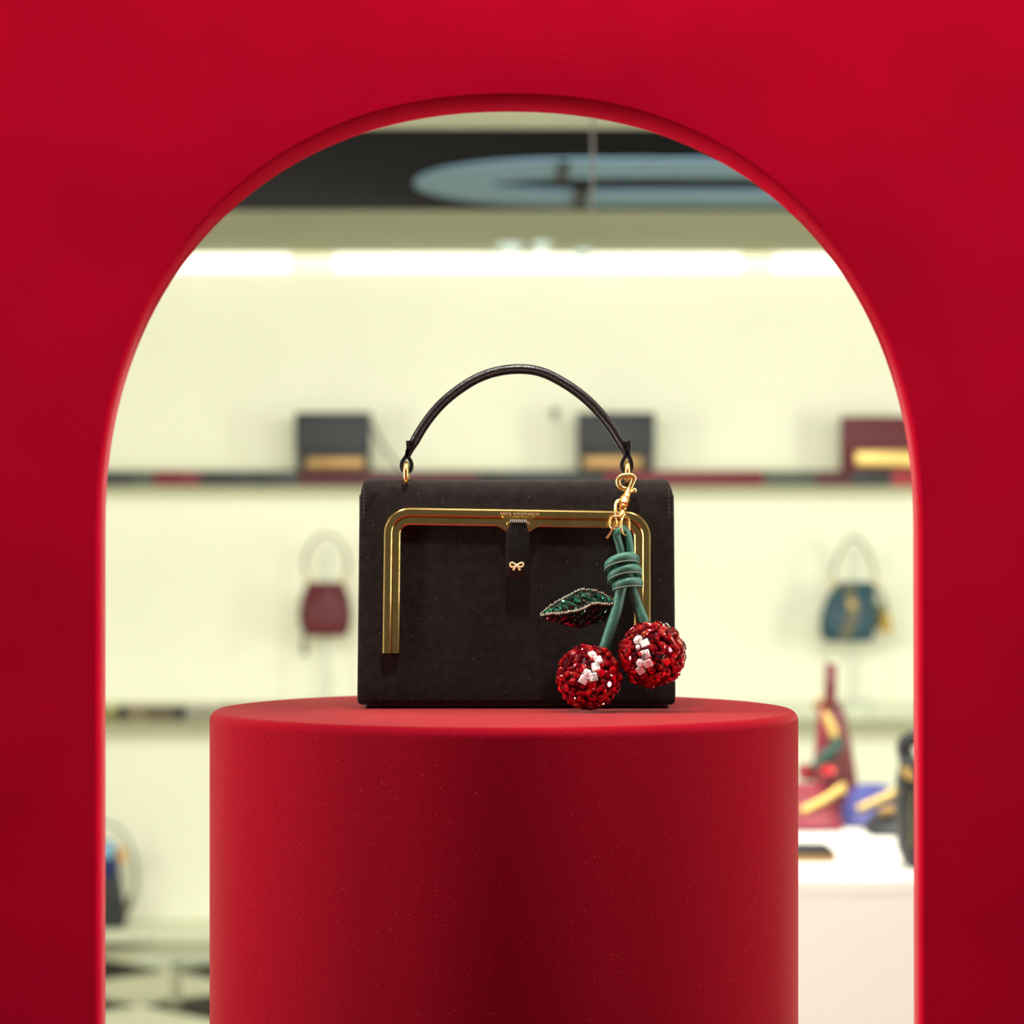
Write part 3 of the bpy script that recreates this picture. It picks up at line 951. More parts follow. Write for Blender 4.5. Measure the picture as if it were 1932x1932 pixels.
def shell(xl, xr, prof, cols, endr, sag=0.0, yin=0.0):
    """xl, xr: functions of height fraction -> x; columns across, rounded in at the ends"""
    verts = []
    faces = []
    m_ = len(prof)
    us = [0.0, 0.0] + [k / cols for k in range(cols + 1)] + [1.0, 1.0]
    ins = [endr * 1.0, endr * 0.3] + [0.0] * (cols + 1) + [endr * 0.3, endr * 1.0]
    push = [0.0, endr * 0.3] + [endr] + [None] * (cols - 1) + [endr] + [endr * 0.3, 0.0]
    cyy = Dp / 2
    czz = H_ / 2
    for i, u in enumerate(us):
        for yy, z_ in prof:
            k = ins[i]
            # pull the end rings inwards (rounded hem)
            Y_ = yy + (k if yy < cyy else -k)
            Z_ = z_ - (k if z_ > czz else -k)
            f_ = z_ / H_
            a, b = xl(f_), xr(f_)
            if push[i] is None:
                x = a + endr + (b - a - 2 * endr) * u
            elif u == 0.0:
                x = a + push[i]
            else:
                x = b - push[i]
            sg = -sag * math.sin(PI * u) * max(0, f_ - 0.9) * 10
            verts.append(Vector((x, BF + Y_, zb_ + Z_ + sg)))
    N = len(us)
    for i in range(N - 1):
        for k in range(m_):
            l = (k + 1) % m_
            faces.append((i * m_ + k, i * m_ + l, (i + 1) * m_ + l, (i + 1) * m_ + k))
    faces.append(tuple(range(m_)))
    faces.append(tuple((N - 1) * m_ + k for k in range(m_)))
    return MB().add(verts, faces)


xl = lambda f: B(673.5 + 4.5 * f + 7 * max(0, f - 0.90) ** 1.5 * 22, 0).x
xr = lambda f: B(1275 - 3 * f - 9 * max(0, f - 0.93) ** 1.3 * 30, 0).x
shell(xl, xr, pr, 24, 0.003, 0.0010).build('body', M['suede'], bag)
# gusset folds, base and feet
for s in (-1, 1):
    px = 679 if s < 0 else 1270.5
    g = [Vector((B(px, 0).x, BF + yy, zb_ + z_)) for yy, z_ in ((0.020, 0.005), (Dp - 0.012, 0.005), (Dp - 0.016, H_ - 0.012), (0.030, H_ - 0.012))]
    MB().prism(g, (s * 0.0022, 0, 0), 0.0008).build('side_gusset', M['suede'], bag)
MB().box((B(690, 0).x, BF + 0.008, QZ + 0.0006), (B(1261, 0).x, BF + Dp - 0.008, zb_ + 0.002), 0.001).build('base', M['leather'], bag)
for px in (697, 1252):
    for yy in (0.014, Dp - 0.014):
        c = Vector((B(px, 0).x, BF + yy, 0))
        MB().lathe([(0.0045, QZ + 0.0001), (0.005, QZ + 0.001), (0.004, zb_ + 0.001)], c, seg=20).build('foot', M['leather'], bag)
# hem stitches near the two upper corners
for px in (686, 1262):
    st = MB()
    for k in range(9):
        p = B(px + 0.3 * (k % 2), 912 + k * 7.5, 0.0003)
        p.y = BF + (0.010 if k == 0 else 0.004 if k == 1 else 0.0006)
        st.tube([p, p + Vector((0, 0, -0.0018))], 0.00035, 6)
    tag(st.build('hem_stitch', M['thread'], bag), kind='stuff')


# frame: two nested strips with rounded corners
def frame_path(xl0, xl1, xr0, xr1, ytl, ytr, ybot, r, skip=None):
    pts = [B(xl0, ybot), B(xl0 + (xl1 - xl0) * 0.5, (ybot + ytl + r) / 2), B(xl1, ytl + r + 2)]
    for k in range(9):
        a = PI - PI / 2 * k / 8
        pts.append(B(xl1 + r + r * math.cos(a), ytl + r - r * math.sin(a)))
    for k in range(1, 8):
        u = k / 8
        pts.append(B(xl1 + r + (xr1 - xl1 - 2 * r) * u, ytl + (ytr - ytl) * u))
    for k in range(9):
        a = PI / 2 - PI / 2 * k / 8
        pts.append(B(xr1 - r + r * math.cos(a), ytr + r - r * math.sin(a)))
    pts += [B(xr1, ytr + r + 2), B((xr1 + xr0) / 2, (ybot + ytr + r) / 2), B(xr0, ybot)]
    return pts


def strip(w, d, c):
    return [(-w / 2, -0.001), (w / 2, -0.001), (w / 2, d - c), (w / 2 - c, d), (-w / 2 + c, d), (-w / 2, d - c)]


wf = 16.2 * BS
MB().sweep(frame_path(730, 733, 1219, 1219, 966.5, 973, 1232, 40), strip(wf, 0.0046, 0.0012), up=Vector((0, -1, 0)), fixed_up=True).build('outer_frame', M['gold'], bag, angle=30)
MB().sweep(frame_path(745.5, 748, 1204, 1204, 982.5, 989, 1232, 26), strip(15.4 * BS, 0.0038, 0.0010), up=Vector((0, -1, 0)), fixed_up=True).build('inner_frame', M['gold'], bag, angle=30)
# flared catch plate with two screws
pl = [B(927, 986), B(930, 991), B(944, 996), B(957, 1004.5), B(996, 1006), B(1008, 998), B(1020, 992.5), B(1023, 987)]
catch = MB().prism(pl, (0, -0.0036, 0), 0.0004).build('catch_plate', M['gold'], bag)
pts = []
for k in range(9):
    a = PI / 2 + PI * k / 8
    pts.append(B(956 + 11.5 * math.cos(a), 987.5 - 11.5 * math.sin(a), 0.0034))
for k in range(9):
    a = -PI / 2 + PI * k / 8
    pts.append(B(999 + 11.5 * math.cos(a), 988.5 - 11.5 * math.sin(a), 0.0034))
MB().prism(pts, (0, -0.0020, 0), 0.0006).build('boss', M['gold'], catch)
for px in (958.5, 995.5):
    MB().lathe([(0.0014, 0), (0.0014, -0.0012), (0.0009, -0.0018)], B(px, 988.5, 0.0052), 'Y', 16).build('screw', M['bright_gold'], catch)
# leather tab
out = [B(962, 980), B(993, 980.5), B(993.5, 991), B(996, 1000), B(999.5, 1006), B(999, 1060), B(998.5, 1078), B(995, 1085), B(986, 1090), B(975, 1091.5), B(964, 1090), B(956, 1085), B(953, 1078), B(953.5, 1040), B(954, 1006), B(958, 1000), B(961, 991)]
tb = MB()
tb.prism([p + Vector((0, -0.0044, 0)) for p in out], (0, -0.0030, 0), 0.0007)
tab = tb.build('tab', M['creased'], bag)
st = MB()
for k in range(9):
    p = B(963.5 + k * 3.6, 983 + 0.05 * k, 0.0078)
    st.tube([p + Vector((0, 0, 0.0011)), p + Vector((0.0002, 0, -0.0011))], 0.00045, 6)
tag(st.build('stitching', M['pale_thread'], tab), kind='stuff')
# gold bow
bw = MB()
cxb, cyb = 975, 1067


def bowtube(pts, closed, r=0.00082):
    bw.tube(cat([B(cxb + x, cyb + y, 0.0078) for x, y in pts], 6, closed), r, 8, closed)


for s in (-1, 1):
    bowtube([(0, 0.5), (s * 3.5, -2.6), (s * 8, -5), (s * 11.5, -4.2), (s * 12.2, -0.8), (s * 10.2, 2.2), (s * 5.5, 2.4)], True)
    bowtube([(s * 1.2, 1.5), (s * 4, 5), (s * 6.3, 9)], False, 0.00095)
bw.tube([B(cxb - 1.4, cyb + 0.6, 0.0080), B(cxb + 1.4, cyb + 0.6, 0.0080)], 0.0011, 8)
bw.build('bow_emblem', M['foil'], tab)
# lettering engraved on the frame
fc = bpy.data.curves.new('lettering', 'FONT')
fc.body = 'ANYA HINDMARCH'
fc.size = 1.0
fc.space_character = 1.25
fc.align_x = 'CENTER'
fc.align_y = 'CENTER'
fc.resolution_u = 3
tmp = bpy.data.objects.new('lettering', fc)
C.objects.link(tmp)
dg = bpy.context.evaluated_depsgraph_get()
dg.update()
tme = bpy.data.meshes.new_from_object(tmp.evaluated_get(dg))
bpy.data.objects.remove(tmp)
xs = [v.co.x for v in tme.vertices]
ys = [v.co.y for v in tme.vertices]
tw = max(xs) - min(xs)
thh = max(ys) - min(ys)
mx_, my_ = (max(xs) + min(xs)) / 2, (max(ys) + min(ys)) / 2
tl = MB()
tl.add([B(980 + (v.co.x - mx_) / tw * 73, 969.6 - (v.co.y - my_) / thh * 5.8 + (v.co.x - mx_) / tw * 0.9, 0.00475) for v in tme.vertices], [list(p.vertices) for p in tme.polygons])
tl.build('lettering', M['engrave'], bag, smooth=False)

# handle
hp = [(768.5, 864), (775, 846), (790, 817), (811, 786), (837, 757), (868, 732.5), (900, 713), (937, 700), (979, 695), (1020, 700), (1058, 718), (1093, 741), (1125, 770), (1152, 803), (1171, 833), (1179, 848), (1181.5, 864)]
HD = -0.014     # handle runs above the middle of the bag
hb = lambda px, py, d=0.0: P(px, py, BF - HD) - Vector((0, d, 0))
path = cat([hb(a, b) for a, b in hp], 8)
for _ in range(14):
    path = [path[0]] + [(path[i - 1] + path[i] * 2 + path[i + 1]) / 4 for i in range(1, len(path) - 1)] + [path[-1]]
rr = 0.0036
sec = [(math.cos(a) * rr, math.sin(a) * rr * 1.25) for a in [2 * PI * k / 16 for k in range(16)]]
hr = [min(1.0, 0.5 + min(i, len(path) - 1 - i) / 24) for i in range(len(path))]
hnd = MB().sweep(path, sec, up=Vector((0, -1, 0)), fixed_up=True, radii=hr)
# raised welt along the inner side
wl = []
for i, p in enumerate(path):
    t_ = (path[min(i + 1, len(path) - 1)] - path[max(i - 1, 0)]).normalized()
    nrm = Vector((t_.z, 0, -t_.x))
    wl.append(p + nrm * 0.0026 * hr[i] ** 2)
handle = hnd.build('handle', M['leather'], bag)
MB().sweep(wl, [(-0.0014, -0.0030), (0.0014, -0.0030), (0.0014, 0.0030), (-0.0014, 0.0030)], up=Vector((0, -1, 0)), fixed_up=True, radii=hr).build('welt', M['leather'], handle)
st = MB()
for i in range(10, len(path) - 10):
    a = path[i]
    b = path[i + 1]
    t_ = (b - a).normalized()
    nrm = Vector((t_.z, 0, -t_.x))
    o_ = nrm * 0.0013 + Vector((0, -0.0044, 0))
    L_ = (b - a).length
    m_ = max(1, int(L_ / 0.0021))
    for q in range(m_):
        p = a + (b - a) * (q + 0.2) / m_
        st.tube([p + o_, p + o_ + t_ * 0.0011], 0.00035, 5)
tag(st.build('stitching', M['thread'], handle), kind='stuff')
# leather loops and rings
for s, ex, tipx in ((-1, 767.5, 770.5), (1, 1182, 1185)):
    lp = cat([hb(ex + s * 0 - s * 4, 848), hb(ex - s * 1.0, 858), hb(ex - 8.5, 873), hb(ex - 8, 886), hb(ex, 891), hb(ex + 8, 886), hb(ex + 8.5, 873), hb(ex + s * 1.0 + 2, 858), hb(tipx, 846), hb(tipx + s * 0.6, 832)], 6)
    ws = 0.0060
    th = 0.0014
    MB().sweep(lp, [(-th, -ws), (th, -ws), (th, ws), (-th, ws)], up=Vector((0, -1, 0)), fixed_up=True).build('handle_loop', M['leather'], bag)
    MB().tube(torus_path(hb(ex + s * 0.5, 893.5, 0.004), 0.0095, 'X', 28, rz=0.0075), 0.0021, 12, True).build('handle_ring', M['bright_gold'], bag)

# ------------------------------------------------------------------ the cherry charm
CY = 2.000
ch = thing('bag_charm', P(1182, 912, CY + 0.02), 'sparkling cherry charm with green knotted cord clipped on the large black handbag', 'charm')


def K(px, py, d=0.0):
    """charm point; d metres towards the camera from the charm's middle plane"""
    return P(px, py, CY + 0.012 - d)


def KK(pts, n=6, closed=False):
    return cat([K(*p) for p in pts], n, closed)


# lobster clasp: its hook goes through the handle ring, so it leans back over the bag's top edge
def dq(y):
    xs_ = (890, 897, 910, 923, 941, 956, 975)
    ds_ = (-0.0135, -0.0135, -0.0135, -0.0135, -0.009, -0.004, 0.0)
    for a, b, c, d in zip(xs_, xs_[1:], ds_, ds_[1:]):
        if y <= b:
            return c + (d - c) * (y - a) / (b - a)
    return 0.0


def HK(pts, n):
    return cat([K(p[0], p[1], dq(p[1]) + (p[2] if len(p) > 2 else 0)) for p in pts], n)


cl = MB()
cl.tube(HK([(1193, 908), (1196.5, 903), (1193, 898.5), (1186, 897), (1175, 898), (1168, 903), (1166, 910), (1168.5, 917), (1174, 921.5), (1181, 923)], 6), 0.0021, 12)
clasp = cl.build('clasp', M['bright_gold'], ch)
bp = HK([(1196, 904), (1192, 914), (1186.5, 926), (1181, 938), (1179.5, 941), (1178.5, 944), (1176.5, 951), (1175.5, 956)], 4)
rad = []
NB = len(bp)
for i in range(NB):
    u = i / (NB - 1)
    rad.append(0.0020 if u < 0.2 else 0.0020 + (u - 0.2) * 0.0021 / 0.42 if u < 0.62 else 0.0032 if u < 0.66 else 0.0037 if u < 0.9 else 0.0024)
MB().tube(bp, 1.0, 16, radii=rad).build('barrel', M['bright_gold'], clasp)
MB().tube([K(1188, 928, dq(928) + 0.001), K(1193, 927, dq(927) + 0.003), K(1196.5, 925.5, dq(926) + 0.003)], 0.0011, 8).build('lever', M['bright_gold'], clasp)
bm = bmesh.new()
bmesh.ops.create_icosphere(bm, subdivisions=2, radius=0.0021, matrix=Matrix.Translation(K(1197, 925.5, dq(926) + 0.003)))
MB().bm(bm).build('lever_knob', M['bright_gold'], clasp)
MB().tube(HK([(1172, 944, 0.002), (1166.5, 944.5, 0.003), (1162, 950, 0.003), (1161, 960, 0.003), (1163, 969, 0.003), (1168, 972, 0.002), (1173, 968, 0.001), (1176, 960, 0)], 6), 0.0014, 10).build('swivel_loop', M['bright_gold'], clasp)
MB().lathe([(0.0034, 0), (0.0034, -0.0012), (0.0020, -0.0022), (0.0020, -0.0045), (0.0030, -0.0055)], K(1174.5, 958, dq(958)), 'Z', 20).build('swivel', M['bright_gold'], clasp)
# split rings and pin
MB().tube(torus_path(K(1162.5, 984, 0.004), 10.5 * 0.0004, 'Y', 26), 0.00062, 10, True).build('split_ring', M['bright_gold'], ch)
tilt = Matrix.Rotation(math.radians(62), 3, 'Z') @ Matrix.Rotation(math.radians(12), 3, 'Y')
MB().tube(torus_path(K(1180, 991, 0.002), 0.0074, 'Y', 28, rz=0.0076, tilt=tilt), 0.0008, 10, True).build('split_ring', M['bright_gold'], ch)
tilt = Matrix.Rotation(math.radians(-55), 3, 'Z')
MB().tube(torus_path(K(1157, 986, 0.001), 0.0046, 'Y', 24, rz=0.0052, tilt=tilt), 0.0006, 10, True).build('split_ring', M['bright_gold'], ch)
MB().tube([K(1157.5, 994, 0.005), K(1152, 1005, 0.006), K(1145, 1016, 0.006)], 0.0008, 8, radii=[1, 1, 1.4]).build('pin', M['bright_gold'], ch)
MB().tube(KK([(1176, 972, 0), (1175, 978, 0.001), (1170, 984, 0.001), (1165, 988, 0.001)], 4), 0.0008, 8).build('link', M['bright_gold'], ch)

# green cord: upper bight, coils of the knot, two stems
g = 'green_cord'
up_ = [(1172.5, 1066, 0.001), (1172, 1046, 0.001), (1168.5, 1028, 0.002), (1164, 1012, 0.003), (1166, 1002, 0.003), (1173, 998, 0.001), (1179, 1000, -0.002), (1184.5, 1011, -0.001), (1187.5, 1028, 0.0), (1188.5, 1046, 0.0), (1187, 1066, 0.0)]
pth = KK(up_, 7)
MB().tube(pth, 0.0030, 14).build('cord_bight', M[g], ch)


def coil(cx, cy, a, lift, slope, name, r=0.0033, start=0.0, end=2 * PI, drop=0.0, b=0.0085):
    pts = []
    edge = []
    N = 40
    for i in range(N + 1):
        t_ = start + (end - start) * i / N
        x = a * math.cos(t_)
        f = math.sin(t_)            # front when positive
        y = cy + slope * x - lift * f + drop * t_ / (2 * PI)
        p = K(cx + x, y, b * f)
        pts.append(p)
        q = Vector((math.cos(t_) * 0.9, -f * 0.9, 0)).normalized()
        edge.append(p + q * (r * 0.80) + Vector((0, 0, -r * 0.80)))
    o = MB().tube(pts, r, 16).build(name, M[g], ch)
    MB().tube(edge, 0.0006, 6).build('cord_seam', M['cord_edge'], o)
    return o


coil(1173, 1062, 24.5, 10, -0.25, 'knot_coil', 0.0037, -0.2 * PI, 1.2 * PI)
coil(1178.5, 1084, 24, 10.5, -0.26, 'knot_coil', 0.0037, -0.2 * PI, 1.2 * PI)
coil(1184, 1103, 20.5, 5, -0.16, 'knot_coil', 0.0038, -0.15 * PI, 1.15 * PI)
# knot heart behind the coils
MB().loft([(K(1176, 1050, -0.001), 0.0055, 0.006, 2), (K(1178, 1075, -0.001), 0.0075, 0.0065, 2), (K(1182, 1104, -0.001), 0.0075, 0.006, 2)]).build('knot_heart', M[g], ch)
stem1 = KK([(1176, 1100, 0.003), (1170, 1120, 0.004), (1163.5, 1150, 0.005), (1153, 1183, 0.006), (1144, 1210, 0.006), (1139, 1228, 0.006)], 7)
stem2 = KK([(1188, 1100, 0.001), (1195, 1121, 0.002), (1204, 1146, 0.003), (1214, 1170, 0.004), (1220, 1184, 0.004)], 7)
for s_ in (stem1, stem2):
    o = MB().tube(s_, 0.0041, 18).build('cord_stem', M[g], ch)
    off = Vector((-0.0032, -0.0012, 0))
    MB().tube([p + off for p in s_], 0.0007, 6).build('cord_seam', M['cord_edge'], o)

# ---- crystals
CRY = {}


def cmesh(name, outline, h0, h1, table, mats):
    """faceted stone lying in XY, top towards +Z: girdle outline, table shrunk by `table`"""
    n = len(outline)
    mid = 0.5 * (1 + table)
    vs = [(x * 0.75, y * 0.75, -h0) for x, y in outline] + [(x, y, 0) for x, y in outline] + [(x, y, h1 * 0.3) for x, y in outline]
    fs = []
    # crown with staggered facets for round stones
    tb = [(x * table, y * table, h1) for x, y in outline]
    vs += tb
    for k in range(n):
        l = (k + 1) % n
        fs += [(k, l, n + l, n + k), (n + k, n + l, 2 * n + l, 2 * n + k), (2 * n + k, 2 * n + l, 3 * n + l, 3 * n + k)]
    fs.append(tuple(3 * n + k for k in range(n)))
    fs.append(tuple(range(n))[::-1])
    for mn in mats:
        me = bpy.data.meshes.new(name)
        me.from_pydata(vs, [], fs)
        me.update()
        me.materials.append(M[mn])
        CRY[(name, mn)] = me


def ngon(r, n, sy=1.0, ph=0.0):
    return [(r * math.cos(ph + 2 * PI * k / n), r * sy * math.sin(ph + 2 * PI * k / n)) for k in range(n)]


def cut_square(a, b, c):
    return [(a - c, -b), (a, -b + c), (a, b - c), (a - c, b), (-a + c, b), (-a, b - c), (-a, -b + c), (-a + c, -b)]


U = 0.0004  # one photo pixel at the charm
RM = ('ruby', 'garnet', 'clear')
cmesh('square', cut_square(8.5 * U, 8.5 * U, 1.6 * U), 0.0022, 0.0021, 0.74, RM)
cmesh('round', ngon(9.2 * U, 10), 0.0022, 0.0022, 0.55, RM)
cmesh('small_round', ngon(5.2 * U, 8), 0.002, 0.0020, 0.55, RM)
cmesh('oval', ngon(10.8 * U, 10, 0.70), 0.0022, 0.0021, 0.55, RM)
cmesh('baguette', cut_square(10.6 * U, 6.2 * U, 1.4 * U), 0.0022, 0.0020, 0.68, RM)
cmesh('leaf_baguette', cut_square(11.5 * U, 4.6 * U, 1.0 * U), 0.0006, 0.0016, 0.62, ('emerald',))
cmesh('leaf_stone', cut_square(6.0 * U, 3.2 * U, 0.9 * U), 0.0006, 0.0014, 0.62, ('emerald',))
cmesh('leaf_deep', cut_square(6.5 * U, 2.6 * U, 0.9 * U), 0.0006, 0.0014, 0.62, ('garnet', 'emerald'))


def orient(nrm, spin):
    q = Vector((0, 0, 1)).rotation_difference(nrm)
    return q @ Quaternion((0, 0, 1), spin)


def cherry(px, py, rpx, d, clears, seed, lab):
    rnd = random.Random(seed)
    c = K(px, py, d)
    R = rpx * U
    core_r = R * 0.84
    bm = bmesh.new()
    bmesh.ops.create_icosphere(bm, subdivisions=4, radius=core_r, matrix=Matrix.Translation(c))
    co = MB().bm(bm).build('cherry', M['core'], ch)
    placed = []
    # clear stones first, at the places the photograph shows
    for x, y, shape, spin in clears:
        dx = (x - px) * U
        dz = -(y - py) * U
        rad_ = min(0.96 * R, math.hypot(dx, dz))
        dy = -math.sqrt(max(1e-9, (R * 0.97) ** 2 - rad_ ** 2))
        nrm = Vector((dx, dy, dz)).normalized()
        placed.append((nrm, 1.0))
        o = link('clear_crystal', CRY[(shape, 'clear')], co, c + nrm * (R * 0.945), orient(nrm, spin))
    N = 1500
    cand = []
    for i in range(N):
        z_ = 1 - 2 * (i + 0.5) / N
        a = i * 2.399963 + 0.3
        s_ = math.sqrt(1 - z_ * z_)
        cand.append(Vector((s_ * math.cos(a), s_ * math.sin(a), z_)))
    rnd.shuffle(cand)
    kinds = [('square', 9.2), ('round', 9.2), ('oval', 9.3), ('baguette', 9.0), ('small_round', 5.2)]
    cnt = 0
    back = MB()
    for big in (True, False):
        for n_ in cand:
            kd, kr = rnd.choice(kinds[:4]) if big else kinds[4]
            ok = True
            for m_, mr in placed:
                lim = (kr + (7.4 if mr == 1.0 else mr)) * U * 0.84 / R
                if (n_ - m_).length < lim:
                    ok = False
                    break
            if not ok:
                continue
            placed.append((n_, kr))
            mt = 'ruby' if rnd.random() < 0.62 else 'garnet'
            nn = (n_ + Vector((rnd.uniform(-1, 1), rnd.uniform(-1, 1), rnd.uniform(-1, 1))) * 0.30).normalized()
            loc = c + n_ * (R * (0.905 + rnd.uniform(-0.02, 0.065)))
            q = orient(nn, rnd.uniform(0, PI))
            if n_.y < 0.12:
                link('crystal', CRY[(kd, mt)], co, loc, q)
            else:
                me = CRY[(kd, mt)]
                back.add([loc + q @ v.co for v in me.vertices], [list(p.vertices) for p in me.polygons])
            cnt += 1
    b = back.build('back_crystals', M['garnet'], co, smooth=False)
    tag(b, kind='stuff')
    return co


cherry(1110.5, 1277.5, 60.5, 0.0180, [(1117, 1233, 'round', 0.2), (1127, 1243, 'square', 0.5), (1122, 1256, 'square', 0.35), (1105, 1267.5, 'round', 0), (1117, 1275, 'square', 0.3), (1100, 1280, 'square', 0.9)], 3, 'left')
cherry(1230.5, 1234.5, 62.5, 0.0160, [(1201, 1205, 'round', 0.2), (1214, 1212, 'square', 0.2), (1201, 1219, 'small_round', 0), (1215, 1232, 'square', 0.05), (1205.5, 1249, 'round', 0), (1219.5, 1249, 'square', 0.2), (1206, 1263, 'square', 0.1)], 11, 'right')

# ---- beaded leaf, folded along its ridge
top_e = [(1021, 1158), (1030, 1150), (1040, 1143), (1054, 1134), (1066, 1128), (1079, 1121), (1094, 1113.5), (1110, 1113.5), (1121, 1115), (1131, 1118), (1145, 1124.5), (1158, 1133)]
ridge = [(1022, 1161), (1031, 1158.5), (1042, 1157.5), (1056, 1157.5), (1067, 1156), (1078, 1153.5), (1092, 1151.5), (1103, 1146), (1113, 1141), (1128, 1138), (1145, 1139.5), (1158, 1139)]
low_e = [(1024, 1164), (1033, 1169), (1045, 1174), (1058, 1178), (1069, 1181), (1081, 1184), (1093, 1185), (1105, 1182), (1114, 1179), (1127, 1175), (1141, 1169), (1156, 1146)]
LD0 = 0.004     # ridge stands towards the camera
ridge3 = cat([K(a, b, 0.006) for a, b in ridge], 3)
top3 = cat([K(a, b, -0.004) for a, b in top_e], 3)
low3 = cat([K(a, b, -0.005) for a, b in low_e], 3)
nr = len(ridge3)
bk = Vector((0, 0.0018, 0))
vs = top3 + ridge3 + low3 + [p + bk for p in top3] + [p + bk * 1.6 for p in ridge3] + [p + bk for p in low3]
fs = []
for i in range(nr - 1):
    for r_ in (0, 1):
        a = r_ * nr + i
        fs.append((a, a + 1, a + nr + 1, a + nr))
        a += 3 * nr
        fs.append((a + nr, a + nr + 1, a + 1, a))
    fs.append((i, i + 3 * nr, i + 3 * nr + 1, i + 1))
    fs.append((2 * nr + i, 2 * nr + i + 1, 5 * nr + i + 1, 5 * nr + i))
fs.append((0, nr, 2 * nr, 5 * nr, 4 * nr, 3 * nr))
fs.append((nr - 1, 2 * nr - 1, 3 * nr - 1, 6 * nr - 1, 5 * nr - 1, 4 * nr - 1))
leaf = MB().add(vs, fs).build('leaf', M['leafcore'], ch)


def quat_from(xdir, nrm):
    z_ = Vector(nrm).normalized()
    x_ = (xdir - z_ * xdir.dot(z_)).normalized()
    y_ = z_.cross(x_)
    return Matrix((x_, y_, z_)).transposed().to_quaternion()


def leaf_stone(x, y, half, ang, key, jit=0.0):
    """stone at photo place x,y on the upper (0) or lower (1) half; ang: run of its long side in the picture"""
    # find ridge and edge at this x to interpolate depth
    def at(lst):
        for (x0, y0), (x1, y1) in zip(lst, lst[1:]):
            if x0 <= x <= x1:
                return y0 + (y1 - y0) * (x - x0) / (x1 - x0)
        return lst[0][1] if x < lst[0][0] else lst[-1][1]
    yr = at(ridge)
    ye = at(top_e if half == 0 else low_e)
    u = min(1, max(0, (y - yr) / (ye - yr if abs(ye - yr) > 1e-3 else 1)))
    d_ = 0.006 + ((-0.004 if half == 0 else -0.005) - 0.006) * u
    p = K(x, y, d_ + 0.0007)
    e0 = K(x, yr, 0.006)
    e1 = K(x, ye, -0.004 if half == 0 else -0.005)
    acr = (e1 - e0).normalized()
    nrm = acr.cross(Vector((1, 0, 0)))
    if nrm.y > 0:
        nrm = -nrm
    xd = Vector((math.cos(ang), 0, -math.sin(ang)))
    # project picture direction onto the leaf's slope
    k = acr.dot(xd)
    xd = Vector((xd.x, 0, 0)) + acr * (xd.z / acr.z if abs(acr.z) > 0.2 else k)
    nn = (nrm + Vector((random.uniform(-1, 1), random.uniform(-1, 1), random.uniform(-1, 1))) * jit).normalized()
    return link('leaf_crystal', CRY[key], leaf, p, quat_from(xd, nn))


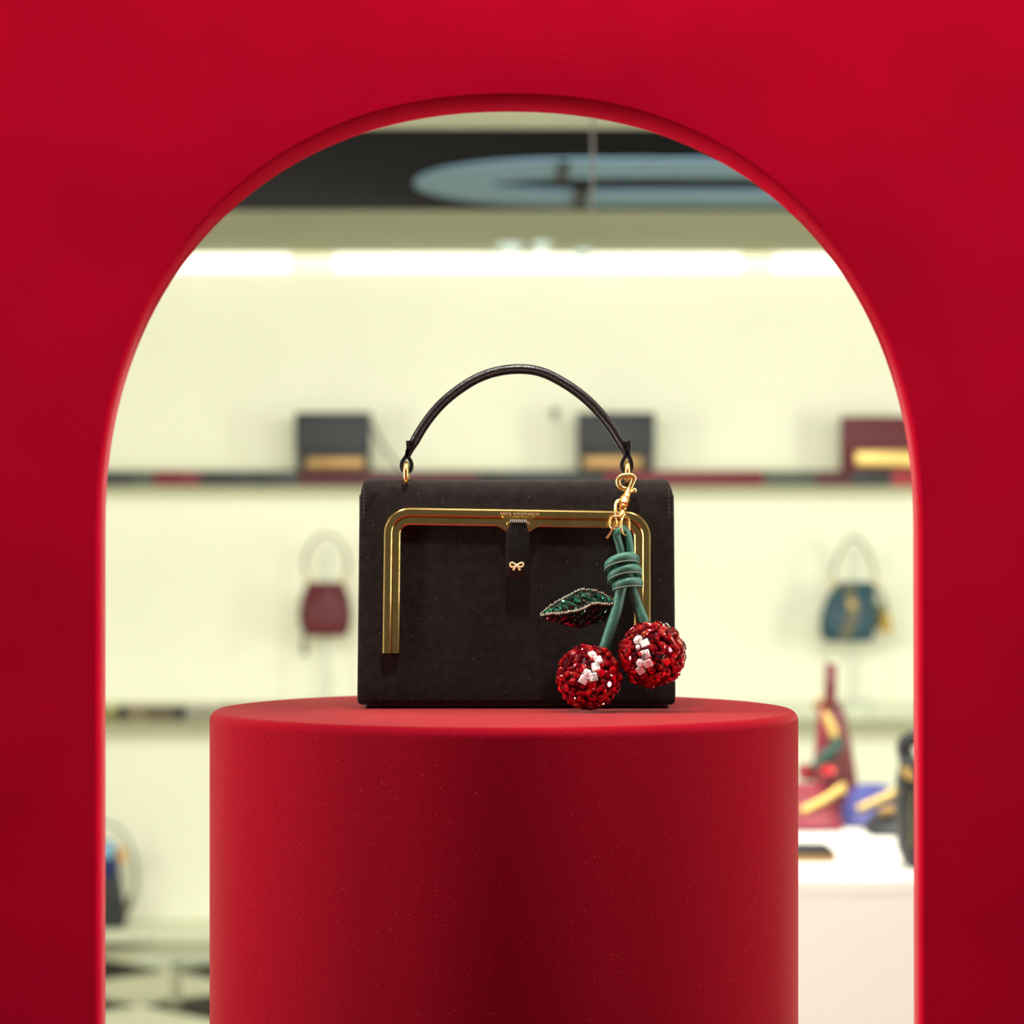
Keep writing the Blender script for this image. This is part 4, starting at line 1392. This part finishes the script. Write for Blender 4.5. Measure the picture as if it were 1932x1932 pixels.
em = ('leaf_baguette', 'emerald')
es = ('leaf_stone', 'emerald')
for x, y, a in ((1079, 1142, 0.45), (1093, 1135, 0.5), (1108, 1127, 0.62), (1086, 1129, 0.45), (1066, 1146, 0.5)):
    leaf_stone(x, y, 0, a, em, 0.12)
for x, y, a in ((1122, 1123, 0.9), (1130, 1126, 0.9), (1138, 1129, 0.9), (1124, 1133, 1.1), (1132, 1134, 1.1), (1140, 1135, 1.0), (1148, 1131, 0.8), (1057, 1146, 0.5), (1054, 1153, 0.5), (1046, 1150, 0.5), (1038, 1152, 0.4),
                (1064, 1137, 0.4), (1098, 1120, 0.4), (1118, 1117.5, 0.5), (1075, 1130, 0.4), (1032, 1155, 0.3), (1152, 1135, 0.5)):
    leaf_stone(x, y, 0, a, es, 0.35)
for i, (x, y, a, m_) in enumerate(((1036, 1165, 2.4, 'garnet'), (1046, 1168, 2.4, 'garnet'), (1056, 1171, 2.4, 'garnet'), (1064, 1166, 2.5, 'garnet'), (1070, 1176, 2.6, 'garnet'), (1078, 1178, 2.9, 'garnet'), (1080, 1162, 2.6, 'emerald'),
                                   (1088, 1166, 2.6, 'emerald'), (1090, 1180, 2.8, 'garnet'), (1100, 1155, 2.5, 'emerald'), (1098, 1172, 2.5, 'emerald'), (1108, 1162, 2.5, 'emerald'), (1110, 1174, 2.5, 'garnet'),
                                   (1120, 1150, 2.5, 'emerald'), (1122, 1164, 2.4, 'emerald'), (1132, 1156, 2.4, 'emerald'), (1134, 1167, 2.3, 'emerald'), (1143, 1152, 2.2, 'emerald'))):
    leaf_stone(x, y, 1, a, ('leaf_deep', m_), 0.35)


def beads(path, r, step, m_, name, jit=0.0):
    mb = MB()
    acc = 0.0
    last = path[0]
    for a, b in zip(path, path[1:]):
        L_ = (b - a).length
        while acc <= L_:
            p = a + (b - a) * (acc / L_)
            p += Vector((random.uniform(-1, 1), random.uniform(-1, 1), random.uniform(-1, 1))) * jit
            bm = bmesh.new()
            bmesh.ops.create_icosphere(bm, subdivisions=1, radius=r * random.uniform(0.8, 1.15), matrix=Matrix.Translation(p))
            mb.bm(bm)
            acc += step
        acc -= L_
    return tag(mb.build(name, m_, leaf, smooth=False), kind='stuff')


fw = Vector((0, -0.0006, 0))
beads([p + fw + Vector((0, 0, 0.0003)) for p in top3], 0.00105, 0.0019, M['bead'], 'edge_beads', 0.0003)
beads([p + fw * 1.2 for p in ridge3], 0.00115, 0.0019, M['bead'], 'ridge_beads', 0.0003)
beads([p + fw * 0.6 - Vector((0, 0, 0.0010)) for p in ridge3], 0.0007, 0.0017, M['darkbead'], 'ridge_underside_beads', 0.0004)
beads([p + fw for p in low3], 0.0008, 0.0022, M['darkbead'], 'lower_edge_beads', 0.0005)
fill = MB()
rl_ = random.Random(5)
for k in range(420):
    i = rl_.randrange(3, nr - 2)
    u = rl_.uniform(0.05, 0.95)
    src = top3 if k % 2 else low3
    p = ridge3[i] + (src[i] - ridge3[i]) * u + Vector((0, -0.0005, 0))
    bm = bmesh.new()
    bmesh.ops.create_icosphere(bm, subdivisions=1, radius=rl_.uniform(0.0005, 0.0008), matrix=Matrix.Translation(p))
    fill.bm(bm)
tag(fill.build('seed_beads', M['darkbead'], leaf, smooth=False), kind='stuff')
# short wires tying the leaf to the stem
wr = MB()
for k in range(5):
    wr.tube([K(1152, 1132 + k * 3.6, 0.002), K(1163, 1131 + k * 3.8, 0.008)], 0.0003, 6)
tag(wr.build('tie_threads', M['olive'], leaf), kind='stuff')
